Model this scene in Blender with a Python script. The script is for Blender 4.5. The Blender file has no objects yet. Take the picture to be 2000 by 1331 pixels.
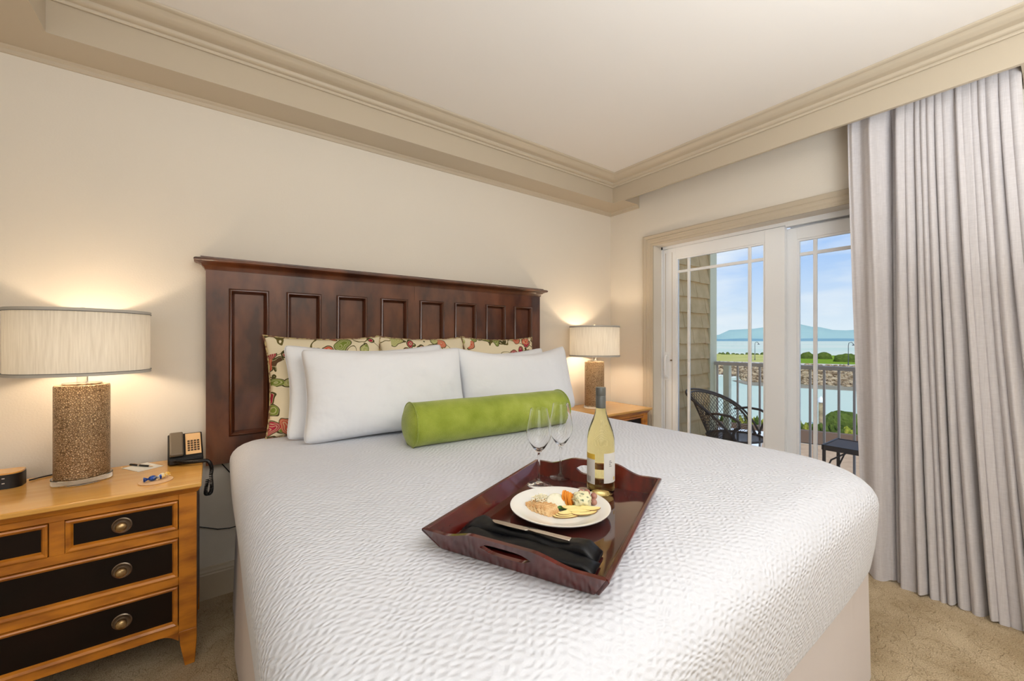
import bpy, bmesh, math, random
from mathutils import Vector, Matrix, noise
random.seed(7)
PI = math.pi
sc = bpy.context.scene
COL = sc.collection

# ---------------------------------------------------------------- camera, world, light, exposure
cam_d = bpy.data.cameras.new('camera'); cam = bpy.data.objects.new('camera', cam_d); COL.objects.link(cam)
cam_d.sensor_fit = 'HORIZONTAL'; cam_d.sensor_width = 36.0; cam_d.lens = 796.0/2000*36.0
cam_d.clip_start = 0.02; cam_d.clip_end = 30000
cam.location = (0, 0, 1.265)
cam.rotation_euler = (PI/2, 0, -math.atan2(585, 796))
sc.camera = cam
sc.view_settings.view_transform = 'Standard'; sc.view_settings.look = 'None'
sc.view_settings.gamma = 1.0; sc.view_settings.use_curve_mapping = False
sc.view_settings.exposure = 0.13

def lin(c):
    return tuple(((v/255)/12.92 if v/255 <= .04045 else ((v/255+.055)/1.055)**2.4) for v in c) + (1.0,)

w = bpy.data.worlds.new('sky'); sc.world = w; w.use_nodes = True
nt = w.node_tree; nt.nodes.clear()
out = nt.nodes.new('ShaderNodeOutputWorld'); bg = nt.nodes.new('ShaderNodeBackground')
tc = nt.nodes.new('ShaderNodeTexCoord'); sep = nt.nodes.new('ShaderNodeSeparateXYZ')
nt.links.new(tc.outputs['Generated'], sep.inputs[0])
cr = nt.nodes.new('ShaderNodeValToRGB')
e = cr.color_ramp.elements
e[0].position = 0.0; e[0].color = lin((226, 238, 247))
e[1].position = 1.0; e[1].color = lin((84, 140, 222))
for p, c in ((0.06, (208, 226, 246)), (0.16, (172, 204, 248)), (0.32, (142, 184, 246)), (0.6, (110, 162, 235))):
    q = e.new(p); q.color = lin(c)
nt.links.new(sep.outputs['Z'], cr.inputs[0])
mp = nt.nodes.new('ShaderNodeMapping'); mp.inputs['Scale'].default_value = (1.6, 1.6, 7.0)
nt.links.new(tc.outputs['Generated'], mp.inputs[0])
nz = nt.nodes.new('ShaderNodeTexNoise'); nz.inputs['Scale'].default_value = 2.6; nz.inputs['Detail'].default_value = 6
nt.links.new(mp.outputs[0], nz.inputs[0])
r2 = nt.nodes.new('ShaderNodeValToRGB'); r2.color_ramp.elements[0].position = .45; r2.color_ramp.elements[1].position = .78
nt.links.new(nz.outputs[0], r2.inputs[0])
mx = nt.nodes.new('ShaderNodeMix'); mx.data_type = 'RGBA'
mx.inputs[7].default_value = lin((238, 243, 250))
nt.links.new(r2.outputs[0], mx.inputs[0]); nt.links.new(cr.outputs[0], mx.inputs[6])
nt.links.new(mx.outputs[2], bg.inputs[0]); bg.inputs[1].default_value = 1.0
nt.links.new(bg.outputs[0], out.inputs[0])

def light(name, kind, loc, energy, color=(1, 1, 1), rot=(0, 0, 0), size=None, size_y=None, radius=None):
    d = bpy.data.lights.new(name, kind); d.energy = energy; d.color = color
    if kind == 'AREA':
        d.shape = 'RECTANGLE'; d.size = size; d.size_y = size_y or size
    if radius is not None and kind == 'POINT': d.shadow_soft_size = radius
    o = bpy.data.objects.new(name, d); COL.objects.link(o); o.location = loc; o.rotation_euler = rot
    return o
s = light('sun', 'SUN', (0, 0, 20), 2.6, (1.0, .95, .87)); s.data.angle = math.radians(1.0)
s.rotation_euler = Vector((-.55, -.45, .9)).to_track_quat('Z', 'Y').to_euler()
# unseen fill lights added behind the camera to stand in for bounced light
light('fill_area_overhead', 'AREA', (0.3, -1.0, 2.50), 12, (.90, .955, 1.0), (math.radians(20), 0, math.radians(-20)), 2.6, 1.6)
light('fill_area_rear', 'AREA', (-1.2, -1.7, 1.7), 18, (.90, .95, 1.0), (math.radians(80), 0, math.radians(-55)), 1.8, 1.6)
light('fill_area_up', 'AREA', (0.8, -0.9, 1.50), 98, (.90, .955, 1.0), (math.radians(180), 0, 0), 1.6, 1.2)

# ---------------------------------------------------------------- materials
def mat(name, color, rough=.6, metal=0.0, spec=.5, trans=0.0, ior=1.45, coat=0.0, emit=None, estr=0.0,
        var=None, vscale=4.0, vstretch=(1, 1, 1), vramp=(.35, .7), bump=None, sheen=0.0, subsurf=0.0, alpha=None):
    """var: second colour mixed by noise; bump: (scale, distance, stretch[, kind])"""
    m = bpy.data.materials.new(name); m.use_nodes = True
    t = m.node_tree; b = t.nodes['Principled BSDF']
    b.inputs['Base Color'].default_value = lin(color) if max(color) > 1.0 else tuple(color)+(1,)
    b.inputs['Roughness'].default_value = rough; b.inputs['Metallic'].default_value = metal
    b.inputs['Specular IOR Level'].default_value = spec; b.inputs['Transmission Weight'].default_value = trans
    b.inputs['IOR'].default_value = ior; b.inputs['Coat Weight'].default_value = coat
    b.inputs['Sheen Weight'].default_value = sheen; b.inputs['Coat Roughness'].default_value = .06
    b.inputs['Subsurface Weight'].default_value = subsurf
    if emit: b.inputs['Emission Color'].default_value = lin(emit); b.inputs['Emission Strength'].default_value = estr
    tcn = t.nodes.new('ShaderNodeTexCoord')
    if var:
        mpn = t.nodes.new('ShaderNodeMapping'); mpn.inputs['Scale'].default_value = vstretch
        t.links.new(tcn.outputs['Object'], mpn.inputs[0])
        n = t.nodes.new('ShaderNodeTexNoise'); n.inputs['Scale'].default_value = vscale; n.inputs['Detail'].default_value = 5
        t.links.new(mpn.outputs[0], n.inputs[0])
        r = t.nodes.new('ShaderNodeValToRGB')
        r.color_ramp.elements[0].position = vramp[0]; r.color_ramp.elements[1].position = vramp[1]
        r.color_ramp.elements[0].color = lin(color); r.color_ramp.elements[1].color = lin(var)
        t.links.new(n.outputs[0], r.inputs[0]); t.links.new(r.outputs[0], b.inputs['Base Color'])
    if bump:
        mpn = t.nodes.new('ShaderNodeMapping'); mpn.inputs['Scale'].default_value = bump[2]
        t.links.new(tcn.outputs['Object'], mpn.inputs[0])
        kind = bump[3] if len(bump) > 3 else 'noise'
        if kind == 'voronoi':
            n = t.nodes.new('ShaderNodeTexVoronoi'); n.inputs['Scale'].default_value = bump[0]
        else:
            n = t.nodes.new('ShaderNodeTexNoise'); n.inputs['Scale'].default_value = bump[0]; n.inputs['Detail'].default_value = 3
        t.links.new(mpn.outputs[0], n.inputs[0])
        bn = t.nodes.new('ShaderNodeBump'); bn.inputs['Distance'].default_value = bump[1]; bn.inputs['Strength'].default_value = 1.0
        t.links.new(n.outputs[0], bn.inputs['Height']); t.links.new(bn.outputs[0], b.inputs['Normal'])
    return m

def thin_glass(name, tint=(.978, .988, .976)):
    m = bpy.data.materials.new(name); m.use_nodes = True; t = m.node_tree; t.nodes.clear()
    o = t.nodes.new('ShaderNodeOutputMaterial'); tr = t.nodes.new('ShaderNodeBsdfTransparent'); tr.inputs[0].default_value = tint+(1,)
    g = t.nodes.new('ShaderNodeBsdfGlossy'); g.inputs['Roughness'].default_value = 0.01
    f = t.nodes.new('ShaderNodeFresnel'); f.inputs[0].default_value = 1.35
    x = t.nodes.new('ShaderNodeMixShader')
    t.links.new(f.outputs[0], x.inputs[0]); t.links.new(tr.outputs[0], x.inputs[1]); t.links.new(g.outputs[0], x.inputs[2])
    t.links.new(x.outputs[0], o.inputs[0]); return m

M = {}
M['wall'] = mat('wall_paint', (226, 217, 203), .75, spec=.25, bump=(140, .0006, (1, 1, 1)))
M['ceil'] = mat('ceiling_paint', (236, 230, 223), .8, spec=.2)
M['trim'] = mat('trim_paint', (194, 180, 158), .38, spec=.4)
M['carpet'] = mat('carpet', (176, 152, 116), .95, spec=.1)
M['white_frame'] = mat('door_frame_white', (248, 248, 248), .35)
M['door_glass'] = thin_glass('door_glass')
M['cover'] = mat('coverlet', (236, 236, 238), .85, spec=.2)
M['skirt'] = mat('bed_skirt_cotton', (212, 204, 202), .9, spec=.15, bump=(3, .01, (1.5, 1.5, .3)))
M['pillow'] = mat('white_cotton', (238, 239, 242), .85, spec=.15, sheen=.1, bump=(7, .012, (1, 1, 1)))
M['wood_head'] = mat('dark_walnut', (66, 32, 17), .36, var=(118, 66, 38), vscale=5.0, vstretch=(1.8, 1, .8), vramp=(.38, .72), coat=.6)
M['wood_mould'] = mat('walnut_moulding', (78, 38, 20), .16, coat=1.0)
M['wood_honey'] = mat('honey_maple', (204, 128, 38), .32, var=(138, 74, 22), vscale=4.2, vstretch=(1.6, 5, 5), vramp=(.42, .74), coat=.35)
M['wood_top'] = mat('golden_maple_top', (232, 178, 94), .22, var=(220, 158, 72), vscale=3.0, vstretch=(.7, 9, 3), vramp=(.3, .75), coat=.5)
M['wood_dark'] = mat('ebonised_wood', (24, 9, 4), .42, spec=.25, var=(12, 5, 3), vscale=5, coat=.08)
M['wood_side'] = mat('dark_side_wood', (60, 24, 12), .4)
M['brass'] = mat('aged_brass', (196, 168, 122), .3, metal=.9, var=(150, 124, 86), vscale=60, vramp=(.4, .6))
M['pewter'] = mat('pewter', (150, 136, 120), .4, metal=1.0)
M['lamp_body'] = None
M['shade'] = None
M['acrylic'] = mat('clear_acrylic', (.97, .97, .95), .02, trans=1.0, ior=1.45)
M['glass'] = mat('wine_glass', (.99, .99, .99), .0, trans=1.0, ior=1.35)
M['lacquer'] = mat('mahogany_lacquer', (92, 22, 15), .2, coat=.45, var=(58, 14, 12), vscale=5, vstretch=(1, 6, 3))
M['lacquer_floor'] = mat('mahogany_tray_floor', (70, 18, 12), .08, coat=1.0, var=(52, 14, 12), vscale=5, vstretch=(1, 6, 3))
M['china'] = mat('white_china', (238, 236, 230), .15, coat=.5)
M['satin'] = mat('black_satin', (9, 10, 13), .38, spec=.35, bump=(9, .008, (1, 1, 1)))
M['steel'] = mat('polished_steel', (225, 215, 205), .22, metal=1.0)
M['plastic_black'] = mat('black_plastic', (18, 16, 16), .35)
M['plastic_grey'] = mat('taupe_plastic', (112, 100, 84), .4)
M['key_face'] = mat('phone_faceplate', (226, 184, 132), .5)
M['key'] = mat('phone_keys', (72, 52, 36), .5)
M['paper'] = mat('note_paper', (240, 236, 226), .8)
M['piping'] = mat('brown_piping', (120, 84, 62), .8, var=(190, 170, 120), vscale=60, vramp=(.45, .55))
M['dark_metal'] = mat('bronze_metal', (92, 78, 66), .45, metal=.3)
M['table_metal'] = mat('side_table_metal', (126, 112, 102), .65, spec=.2)
M['rail'] = mat('railing_paint', (198, 188, 180), .5)
M['post'] = mat('post_paint', (226, 230, 210), .55)
M['ext_trim'] = mat('exterior_trim', (232, 228, 196), .7)
M['shingle'] = mat('cedar_shingle_paint', (224, 192, 142), .85, bump=(30, .003, (6, 6, 1)), var=(206, 174, 124), vscale=9)
M['deck'] = mat('balcony_deck', (200, 194, 184), .8)
M['curtain'] = None

def nodes_of(name, rough=.8, spec=.2):
    m = bpy.data.materials.new(name); m.use_nodes = True; t = m.node_tree; b = t.nodes['Principled BSDF']
    b.inputs['Roughness'].default_value = rough; b.inputs['Specular IOR Level'].default_value = spec
    return m, t, b
def N(t, typ, **kw):
    n = t.nodes.new(typ)
    for k, v in kw.items():
        if k in n.inputs: n.inputs[k].default_value = v
        else: setattr(n, k, v)
    return n
def ramp(t, src, stops):
    r = t.nodes.new('ShaderNodeValToRGB'); el = r.color_ramp.elements
    el[0].position, el[0].color = stops[0][0], lin(stops[0][1]); el[1].position, el[1].color = stops[-1][0], lin(stops[-1][1])
    for p, c in stops[1:-1]:
        q = el.new(p); q.color = lin(c)
    t.links.new(src, r.inputs[0]); return r
def mapped(t, scale, coord='Object', loc=(0, 0, 0)):
    c = t.nodes.new('ShaderNodeTexCoord'); m = t.nodes.new('ShaderNodeMapping')
    m.inputs['Scale'].default_value = scale; m.inputs['Location'].default_value = loc
    t.links.new(c.outputs[coord], m.inputs[0]); return m
def math_n(t, op, a, b=None):
    n = t.nodes.new('ShaderNodeMath'); n.operation = op
    for i, v in enumerate((a, b)):
        if v is None: continue
        if hasattr(v, 'links') or hasattr(v, 'is_linked'): t.links.new(v, n.inputs[i])
        else: n.inputs[i].default_value = v
    return n.outputs[0]
def add_bump(t, b, height, dist, strength=1.0):
    n = t.nodes.new('ShaderNodeBump'); n.inputs['Distance'].default_value = dist; n.inputs['Strength'].default_value = strength
    t.links.new(height, n.inputs['Height']); t.links.new(n.outputs[0], b.inputs['Normal'])

# coverlet: matelasse weave of soft brick-like dimples, laid out in the flat coordinates of the cloth
m, t, b = nodes_of('coverlet_matelasse', .9, .12); b.inputs['Base Color'].default_value = lin((218, 220, 227))
at = N(t, 'ShaderNodeAttribute'); at.attribute_name = 'flat'
nd = N(t, 'ShaderNodeTexNoise', Scale=9.0, Detail=2.0); t.links.new(at.outputs['Vector'], nd.inputs[0])
nd2 = N(t, 'ShaderNodeTexNoise', Scale=34.0, Detail=1.0); t.links.new(at.outputs['Vector'], nd2.inputs[0])
dsp = N(t, 'ShaderNodeMixRGB'); dsp.blend_type = 'ADD'; dsp.inputs[0].default_value = .05; t.links.new(at.outputs['Vector'], dsp.inputs[1]); t.links.new(nd.outputs[1], dsp.inputs[2])
dsp2 = N(t, 'ShaderNodeMixRGB'); dsp2.blend_type = 'ADD'; dsp2.inputs[0].default_value = .012; t.links.new(dsp.outputs[0], dsp2.inputs[1]); t.links.new(nd2.outputs[1], dsp2.inputs[2])
sx = N(t, 'ShaderNodeSeparateXYZ'); t.links.new(dsp2.outputs[0], sx.inputs[0])
A1 = math_n(t, 'SINE', math_n(t, 'MULTIPLY', sx.outputs['Y'], 2*PI/.024)); B1 = math_n(t, 'COSINE', math_n(t, 'MULTIPLY', sx.outputs['X'], 2*PI/.027))
A2 = math_n(t, 'COSINE', math_n(t, 'MULTIPLY', sx.outputs['Y'], 2*PI/.012))
nf = N(t, 'ShaderNodeTexNoise', Scale=130.0, Detail=2.0); t.links.new(at.outputs['Vector'], nf.inputs[0])
hh = math_n(t, 'ADD', math_n(t, 'MULTIPLY', A1, B1), math_n(t, 'ADD', math_n(t, 'MULTIPLY', A2, .35), math_n(t, 'MULTIPLY', nf.outputs[0], .9)))
add_bump(t, b, hh, .00105); M['cover'] = m
# carpet: cut-and-loop pattern with crackle veins
m, t, b = nodes_of('patterned_carpet', .97, .05)
mpn = mapped(t, (1, 1, 1)); n1 = N(t, 'ShaderNodeTexNoise', Scale=5.0, Detail=6.0); t.links.new(mpn.outputs[0], n1.inputs[0])
r1 = ramp(t, n1.outputs[0], [(.3, (186, 164, 130)), (.7, (222, 202, 170))])
va = N(t, 'ShaderNodeMapping'); mxv = N(t, 'ShaderNodeMixRGB'); mxv.inputs[0].default_value = .38
n3 = N(t, 'ShaderNodeTexNoise', Scale=7.0, Detail=3.0); t.links.new(mpn.outputs[0], n3.inputs[0])
t.links.new(mpn.outputs[0], mxv.inputs[1]); t.links.new(n3.outputs[1], mxv.inputs[2])
vo = N(t, 'ShaderNodeTexVoronoi', Scale=11.0); vo.feature = 'DISTANCE_TO_EDGE'; t.links.new(mxv.outputs[0], vo.inputs[0])
r3 = ramp(t, vo.outputs[0], [(.0, (150, 132, 102)), (.03, (255, 255, 255))])
mm = N(t, 'ShaderNodeMixRGB'); mm.blend_type = 'MULTIPLY'; mm.inputs[0].default_value = .30
n4 = N(t, 'ShaderNodeTexNoise', Scale=220.0, Detail=2.0); t.links.new(mpn.outputs[0], n4.inputs[0])
r4 = ramp(t, n4.outputs[0], [(.35, (176, 168, 158)), (.65, (255, 255, 255))]); m4 = N(t, 'ShaderNodeMixRGB'); m4.blend_type = 'MULTIPLY'; m4.inputs[0].default_value = .6
t.links.new(r1.outputs[0], mm.inputs[1]); t.links.new(r3.outputs[0], mm.inputs[2]); t.links.new(mm.outputs[0], m4.inputs[1]); t.links.new(r4.outputs[0], m4.inputs[2]); t.links.new(m4.outputs[0], b.inputs['Base Color'])
add_bump(t, b, math_n(t, 'ADD', math_n(t, 'MULTIPLY', r3.outputs[0], .5), n4.outputs[0]), .005); M['carpet'] = m
# lamp body: hammered crackle
m, t, b = nodes_of('hammered_ceramic', .38, .5)
mpn = mapped(t, (1, 1, 1)); vo = N(t, 'ShaderNodeTexVoronoi', Scale=150.0); vo.feature = 'DISTANCE_TO_EDGE'; t.links.new(mpn.outputs[0], vo.inputs[0])
r1 = ramp(t, vo.outputs[0], [(.0, (92, 66, 42)), (.10, (158, 128, 92)), (.3, (206, 178, 142))])
t.links.new(r1.outputs[0], b.inputs['Base Color']); b.inputs['Metallic'].default_value = .35
add_bump(t, b, vo.outputs[0], .004); M['lamp_body'] = m
# lamp shade: translucent linen
m = bpy.data.materials.new('linen_shade'); m.use_nodes = True; t = m.node_tree; t.nodes.clear()
o_ = N(t, 'ShaderNodeOutputMaterial'); df = N(t, 'ShaderNodeBsdfDiffuse'); tl = N(t, 'ShaderNodeBsdfTranslucent'); xs = N(t, 'ShaderNodeMixShader'); xs.inputs[0].default_value = .12
mpn = mapped(t, (60, 60, 3)); n1 = N(t, 'ShaderNodeTexNoise', Scale=3.0, Detail=4.0); t.links.new(mpn.outputs[0], n1.inputs[0])
r1 = ramp(t, n1.outputs[0], [(.3, (208, 202, 190)), (.7, (226, 221, 210))])
t.links.new(r1.outputs[0], df.inputs[0]); t.links.new(r1.outputs[0], tl.inputs[0])
t.links.new(df.outputs[0], xs.inputs[1]); t.links.new(tl.outputs[0], xs.inputs[2]); t.links.new(xs.outputs[0], o_.inputs[0]); M['shade'] = m
# curtain linen weave
m, t, b = nodes_of('linen_curtain', .9, .1)
mpn = mapped(t, (40, 40, 260)); n1 = N(t, 'ShaderNodeTexNoise', Scale=1.0, Detail=4.0); t.links.new(mpn.outputs[0], n1.inputs[0])
mp3 = mapped(t, (300, 300, 12)); n2 = N(t, 'ShaderNodeTexNoise', Scale=1.0, Detail=2.0); t.links.new(mp3.outputs[0], n2.inputs[0])
r1 = ramp(t, math_n(t, 'MULTIPLY', math_n(t, 'ADD', n1.outputs[0], n2.outputs[0]), .5), [(.30, (196, 190, 190)), (.70, (213, 208, 208))])
t.links.new(r1.outputs[0], b.inputs['Base Color']); b.inputs['Sheen Weight'].default_value = .15; M['curtain'] = m
# green velvet bolster
m, t, b = nodes_of('green_chenille', .85, .2)
mpn = mapped(t, (1, 1, 1)); n1 = N(t, 'ShaderNodeTexNoise', Scale=9.0, Detail=6.0); t.links.new(mpn.outputs[0], n1.inputs[0])
r1 = ramp(t, n1.outputs[0], [(.32, (132, 148, 42)), (.6, (160, 172, 68)), (.75, (176, 186, 92))]); t.links.new(r1.outputs[0], b.inputs['Base Color'])
n2 = N(t, 'ShaderNodeTexNoise', Scale=240.0, Detail=1.0); t.links.new(mpn.outputs[0], n2.inputs[0]); add_bump(t, b, n2.outputs[0], .002)
b.inputs['Sheen Weight'].default_value = .3; M['green'] = m
# floral print
m, t, b = nodes_of('floral_print', .85, .15)
mpn = mapped(t, (1, .001, 1)); oi = N(t, 'ShaderNodeObjectInfo'); vm = N(t, 'ShaderNodeVectorMath'); vm.operation = 'SCALE'; vm.inputs[0].default_value = (3.7, 0, 2.3); t.links.new(oi.outputs['Random'], vm.inputs['Scale']); t.links.new(vm.outputs[0], mpn.inputs['Location']); nd = N(t, 'ShaderNodeTexNoise', Scale=7.0, Detail=2.0); t.links.new(mpn.outputs[0], nd.inputs[0])
dist = N(t, 'ShaderNodeMixRGB'); dist.inputs[0].default_value = .14; t.links.new(mpn.outputs[0], dist.inputs[1]); t.links.new(nd.outputs[1], dist.inputs[2])
vine = N(t, 'ShaderNodeTexNoise', Scale=8.0, Detail=0.5); t.links.new(dist.outputs[0], vine.inputs[0])
va_ = math_n(t, 'ABSOLUTE', math_n(t, 'SUBTRACT', vine.outputs[0], .5))
vmask = math_n(t, 'LESS_THAN', va_, .011)
leaf = N(t, 'ShaderNodeTexVoronoi', Scale=15.0); t.links.new(dist.outputs[0], leaf.inputs[0])
lm = math_n(t, 'LESS_THAN', leaf.outputs[0], .54); lm_in = math_n(t, 'LESS_THAN', leaf.outputs[0], .48)
sepc = N(t, 'ShaderNodeSeparateColor'); t.links.new(leaf.outputs[1], sepc.inputs[0])
pick = ramp(t, sepc.outputs[0], [(.0, (122, 136, 58)), (.30, (150, 160, 84)), (.301, (96, 72, 50)), (.44, (110, 80, 56)), (.441, (206, 92, 70)), (.66, (226, 124, 96)), (.661, (168, 44, 66)), (.82, (150, 40, 60)), (.821, (176, 176, 110)), (1.0, (120, 140, 66))])
pick.color_ramp.interpolation = 'CONSTANT'
ringn = math_n(t, 'GREATER_THAN', math_n(t, 'SINE', math_n(t, 'MULTIPLY', leaf.outputs[0], 55.0)), .35)
keep = math_n(t, 'LESS_THAN', sepc.outputs[1], .85)
c0 = N(t, 'ShaderNodeMixRGB'); c0.inputs[1].default_value = lin((232, 218, 186)); c0.inputs[2].default_value = lin((104, 92, 48)); t.links.new(vmask, c0.inputs[0])
c1 = N(t, 'ShaderNodeMixRGB'); c1.inputs[2].default_value = lin((78, 72, 40)); t.links.new(c0.outputs[0], c1.inputs[1]); t.links.new(math_n(t, 'MULTIPLY', lm, keep), c1.inputs[0])
pk2 = N(t, 'ShaderNodeMixRGB'); pk2.inputs[2].default_value = lin((214, 206, 160)); t.links.new(pick.outputs[0], pk2.inputs[1]); t.links.new(math_n(t, 'MULTIPLY', ringn, .55), pk2.inputs[0])
c2 = N(t, 'ShaderNodeMixRGB'); t.links.new(c1.outputs[0], c2.inputs[1]); t.links.new(pk2.outputs[0], c2.inputs[2]); t.links.new(math_n(t, 'MULTIPLY', lm_in, keep), c2.inputs[0])
t.links.new(c2.outputs[0], b.inputs['Base Color']); M['floral'] = m

# ---------------------------------------------------------------- mesh helpers
class MB:
    def __init__(s): s.v = []; s.f = []
    def add(s, vs, fs, X=None):
        n = len(s.v)
        for v in vs: s.v.append(tuple(X @ Vector(v)) if X is not None else tuple(v))
        for f in fs: s.f.append(tuple(i+n for i in f))
        return s
    def box(s, x0, x1, y0, y1, z0, z1, X=None):
        vs = [(x, y, z) for z in (z0, z1) for y in (y0, y1) for x in (x0, x1)]
        return s.add(vs, [(0, 2, 3, 1), (4, 5, 7, 6), (0, 1, 5, 4), (1, 3, 7, 5), (3, 2, 6, 7), (2, 0, 4, 6)], X)
    def rings(s, rs, closed=False, cap0=True, cap1=True, X=None):
        n = len(rs[0]); vs = [p for r in rs for p in r]; fs = []
        k = len(rs)
        for i in range(k if closed else k-1):
            a = i*n; b = ((i+1) % k)*n
            for j in range(n):
                j2 = (j+1) % n; fs.append((a+j, a+j2, b+j2, b+j))
        if not closed:
            if cap0: fs.append(tuple(range(n-1, -1, -1)))
            if cap1: fs.append(tuple((k-1)*n+j for j in range(n)))
        return s.add(vs, fs, X)
    def lathe(s, prof, seg=32, cap0=True, cap1=True, X=None, sx=1, sy=1):
        rs = [[(r*sx*math.cos(2*PI*j/seg), r*sy*math.sin(2*PI*j/seg), z) for j in range(seg)] for r, z in prof]
        return s.rings(rs, cap0=cap0, cap1=cap1, X=X)
    def tube(s, pts, r, seg=8, closed=False):
        pts = [Vector(p) for p in pts]; n = len(pts); rs = []; up = None
        for i, p in enumerate(pts):
            a = pts[(i-1) % n] if (closed or i > 0) else p; b_ = pts[(i+1) % n] if (closed or i < n-1) else p
            d = (b_-a).normalized()
            if up is None:
                up = Vector((0, 0, 1)) if abs(d.z) < .9 else Vector((1, 0, 0))
            sd = d.cross(up).normalized(); up = sd.cross(d).normalized()
            rr = r[i] if isinstance(r, (list, tuple)) else r
            rs.append([tuple(p+(sd*math.cos(2*PI*j/seg)+up*math.sin(2*PI*j/seg))*rr) for j in range(seg)])
        return s.rings(rs, closed=closed)
    def prism(s, poly, z0, z1, X=None):
        n = len(poly)
        return s.rings([[(x, y, z0) for x, y in poly], [(x, y, z1) for x, y in poly]], X=X)
    def grid(s, fn, nu, nv, closed_u=False):
        vs = [fn(i/(nu if closed_u else nu-1), j/(nv-1)) for j in range(nv) for i in range(nu)]
        fs = []
        for j in range(nv-1):
            for i in range(nu if closed_u else nu-1):
                i2 = (i+1) % nu; fs.append((j*nu+i, j*nu+i2, (j+1)*nu+i2, (j+1)*nu+i))
        return s.add(vs, fs)
    def sphere(s, c, r, seg=12, rings_=8, sx=1, sy=1, sz=1):
        prof = [(max(1e-4, r*math.sin(PI*k/rings_)), -r*sz*math.cos(PI*k/rings_)) for k in range(rings_+1)]
        return s.lathe(prof, seg, X=Matrix.Translation(c), sx=sx, sy=sy)
    def build(s, name, m, parent=None, flat=None, smooth=False, bevel=0, seg=2, sub=0, solid=0, angle=40):
        me = bpy.data.meshes.new(name); me.from_pydata(s.v, [], s.f); me.update()
        if flat:
            at_ = me.attributes.new('flat', 'FLOAT_VECTOR', 'POINT')
            for i_, q_ in enumerate(flat): at_.data[i_].vector = q_
        bm = bmesh.new(); bm.from_mesh(me); bmesh.ops.remove_doubles(bm, verts=bm.verts, dist=1e-6)
        bmesh.ops.recalc_face_normals(bm, faces=bm.faces); bm.to_mesh(me); bm.free()
        if m: me.materials.append(m)
        o = bpy.data.objects.new(name, me); COL.objects.link(o)
        if parent: o.parent = parent
        if solid:
            q = o.modifiers.new('s', 'SOLIDIFY'); q.thickness = solid; q.offset = 0
        if bevel:
            q = o.modifiers.new('b', 'BEVEL'); q.width = bevel; q.segments = seg; q.limit_method = 'ANGLE'; q.angle_limit = math.radians(35)
        if sub:
            q = o.modifiers.new('u', 'SUBSURF'); q.levels = sub; q.render_levels = sub
        if smooth or bevel:
            for p in me.polygons: p.use_smooth = True
            try: me.set_sharp_from_angle(angle=math.radians(angle))
            except Exception: pass
        return o
def B(x0, x1, y0, y1, z0, z1, X=None): return MB().box(x0, x1, y0, y1, z0, z1, X)
def thing(name, label, cat, loc=(0, 0, 0), rz=0, group=None):
    o = bpy.data.objects.new(name, None); COL.objects.link(o); o.empty_display_size = .1
    o.location = loc; o.rotation_euler = (0, 0, rz); o['label'] = label; o['category'] = cat
    if group: o['group'] = group
    return o
def tag(o, label, cat, group=None):
    o['label'] = label; o['category'] = cat
    if group: o['group'] = group
    return o
def struct(o): o['kind'] = 'structure'; return o
def sempty(name):
    o = bpy.data.objects.new(name, None); COL.objects.link(o); o['kind'] = 'structure'; return o
def stuff(o): o['kind'] = 'stuff'; return o
def copy_tree(o, parent=None):
    c = o.copy(); COL.objects.link(c)
    if parent: c.parent = parent
    for ch in [x for x in bpy.data.objects if x.parent == o]: copy_tree(ch, c)
    return c
def rot(ax, a): return Matrix.Rotation(a, 4, ax)
def T(*p): return Matrix.Translation(p)

# ---------------------------------------------------------------- room shell
WX, WY = 2.972, 2.5
struct(B(-2.3, 3.17, -2.6, 2.5, -.1, 0).build('floor', M['carpet']))
struct(B(-2.3, 3.172, WY, WY+.12, -.1, 2.8).build('wall_back', M['wall']))
DY0, DY1, DZ = .19, 2.0436, 2.057
mb = MB().box(WX, 3.172, DY1, WY, -.1, 2.8).box(WX, 3.172, -2.6, DY0, -.1, 2.8).box(WX, 3.172, DY0, DY1, DZ, 2.8)
struct(mb.build('wall_right', M['wall']))
struct(B(-2.42, -2.3, -2.72, 2.62, -.1, 2.8).build('wall_left', M['wall']))
struct(B(-2.3, 3.172, -2.72, -2.6, -.1, 2.8).build('wall_front', M['wall']))
# tray ceiling
SZ, CZ = 2.436, 2.636
TX0, TX1, TY0, TY1 = -.51, 2.753, -1.9, 2.294
struct(B(-2.3, 3.172, -2.6, 2.5, CZ, CZ+.12).build('ceiling', M['ceil']))
mb = MB().box(-2.3, WX, TY1, WY, SZ, CZ-.002).box(-2.3, TX0, -2.6, TY1, SZ, CZ-.002).box(TX0, WX, -2.6, TY0, SZ, CZ-.002)
mb.box(TX1, WX, TY0, .115, SZ, CZ-.002).box(TX1, WX, 2.186, TY1, SZ, CZ-.002)
struct(mb.build('ceiling_soffit', M['trim']))
struct(B(TX1, TX1+.02, .115, 2.186, SZ, CZ-.002).build('trim_1', M['trim']))
def sweep(x0, x1, y0, y1, prof):
    rs = [[(x0+i, y0+i, z), (x1-i, y0+i, z), (x1-i, y1-i, z), (x0+i, y1-i, z)] for i, z in prof]
    k = MB(); k.rings(rs, closed=True); return k
cp = [(0, 2.563), (.010, 2.561), (.014, 2.566), (.014, 2.573), (.022, 2.574), (.030, 2.579), (.034, 2.586), (.034, 2.592), (.042, 2.594)]
cp += [(.042+.052*q, 2.594+.028*(q**1.9)) for q in (.2, .4, .6, .8, 1.0)]
cp += [(.098, 2.623), (.104, 2.624), (.112, 2.628), (.115, 2.636), (0, 2.636)]
struct(sweep(TX0, TX1, TY0, TY1, cp).build('trim_2', M['trim'], bevel=.0012, seg=1))
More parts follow.
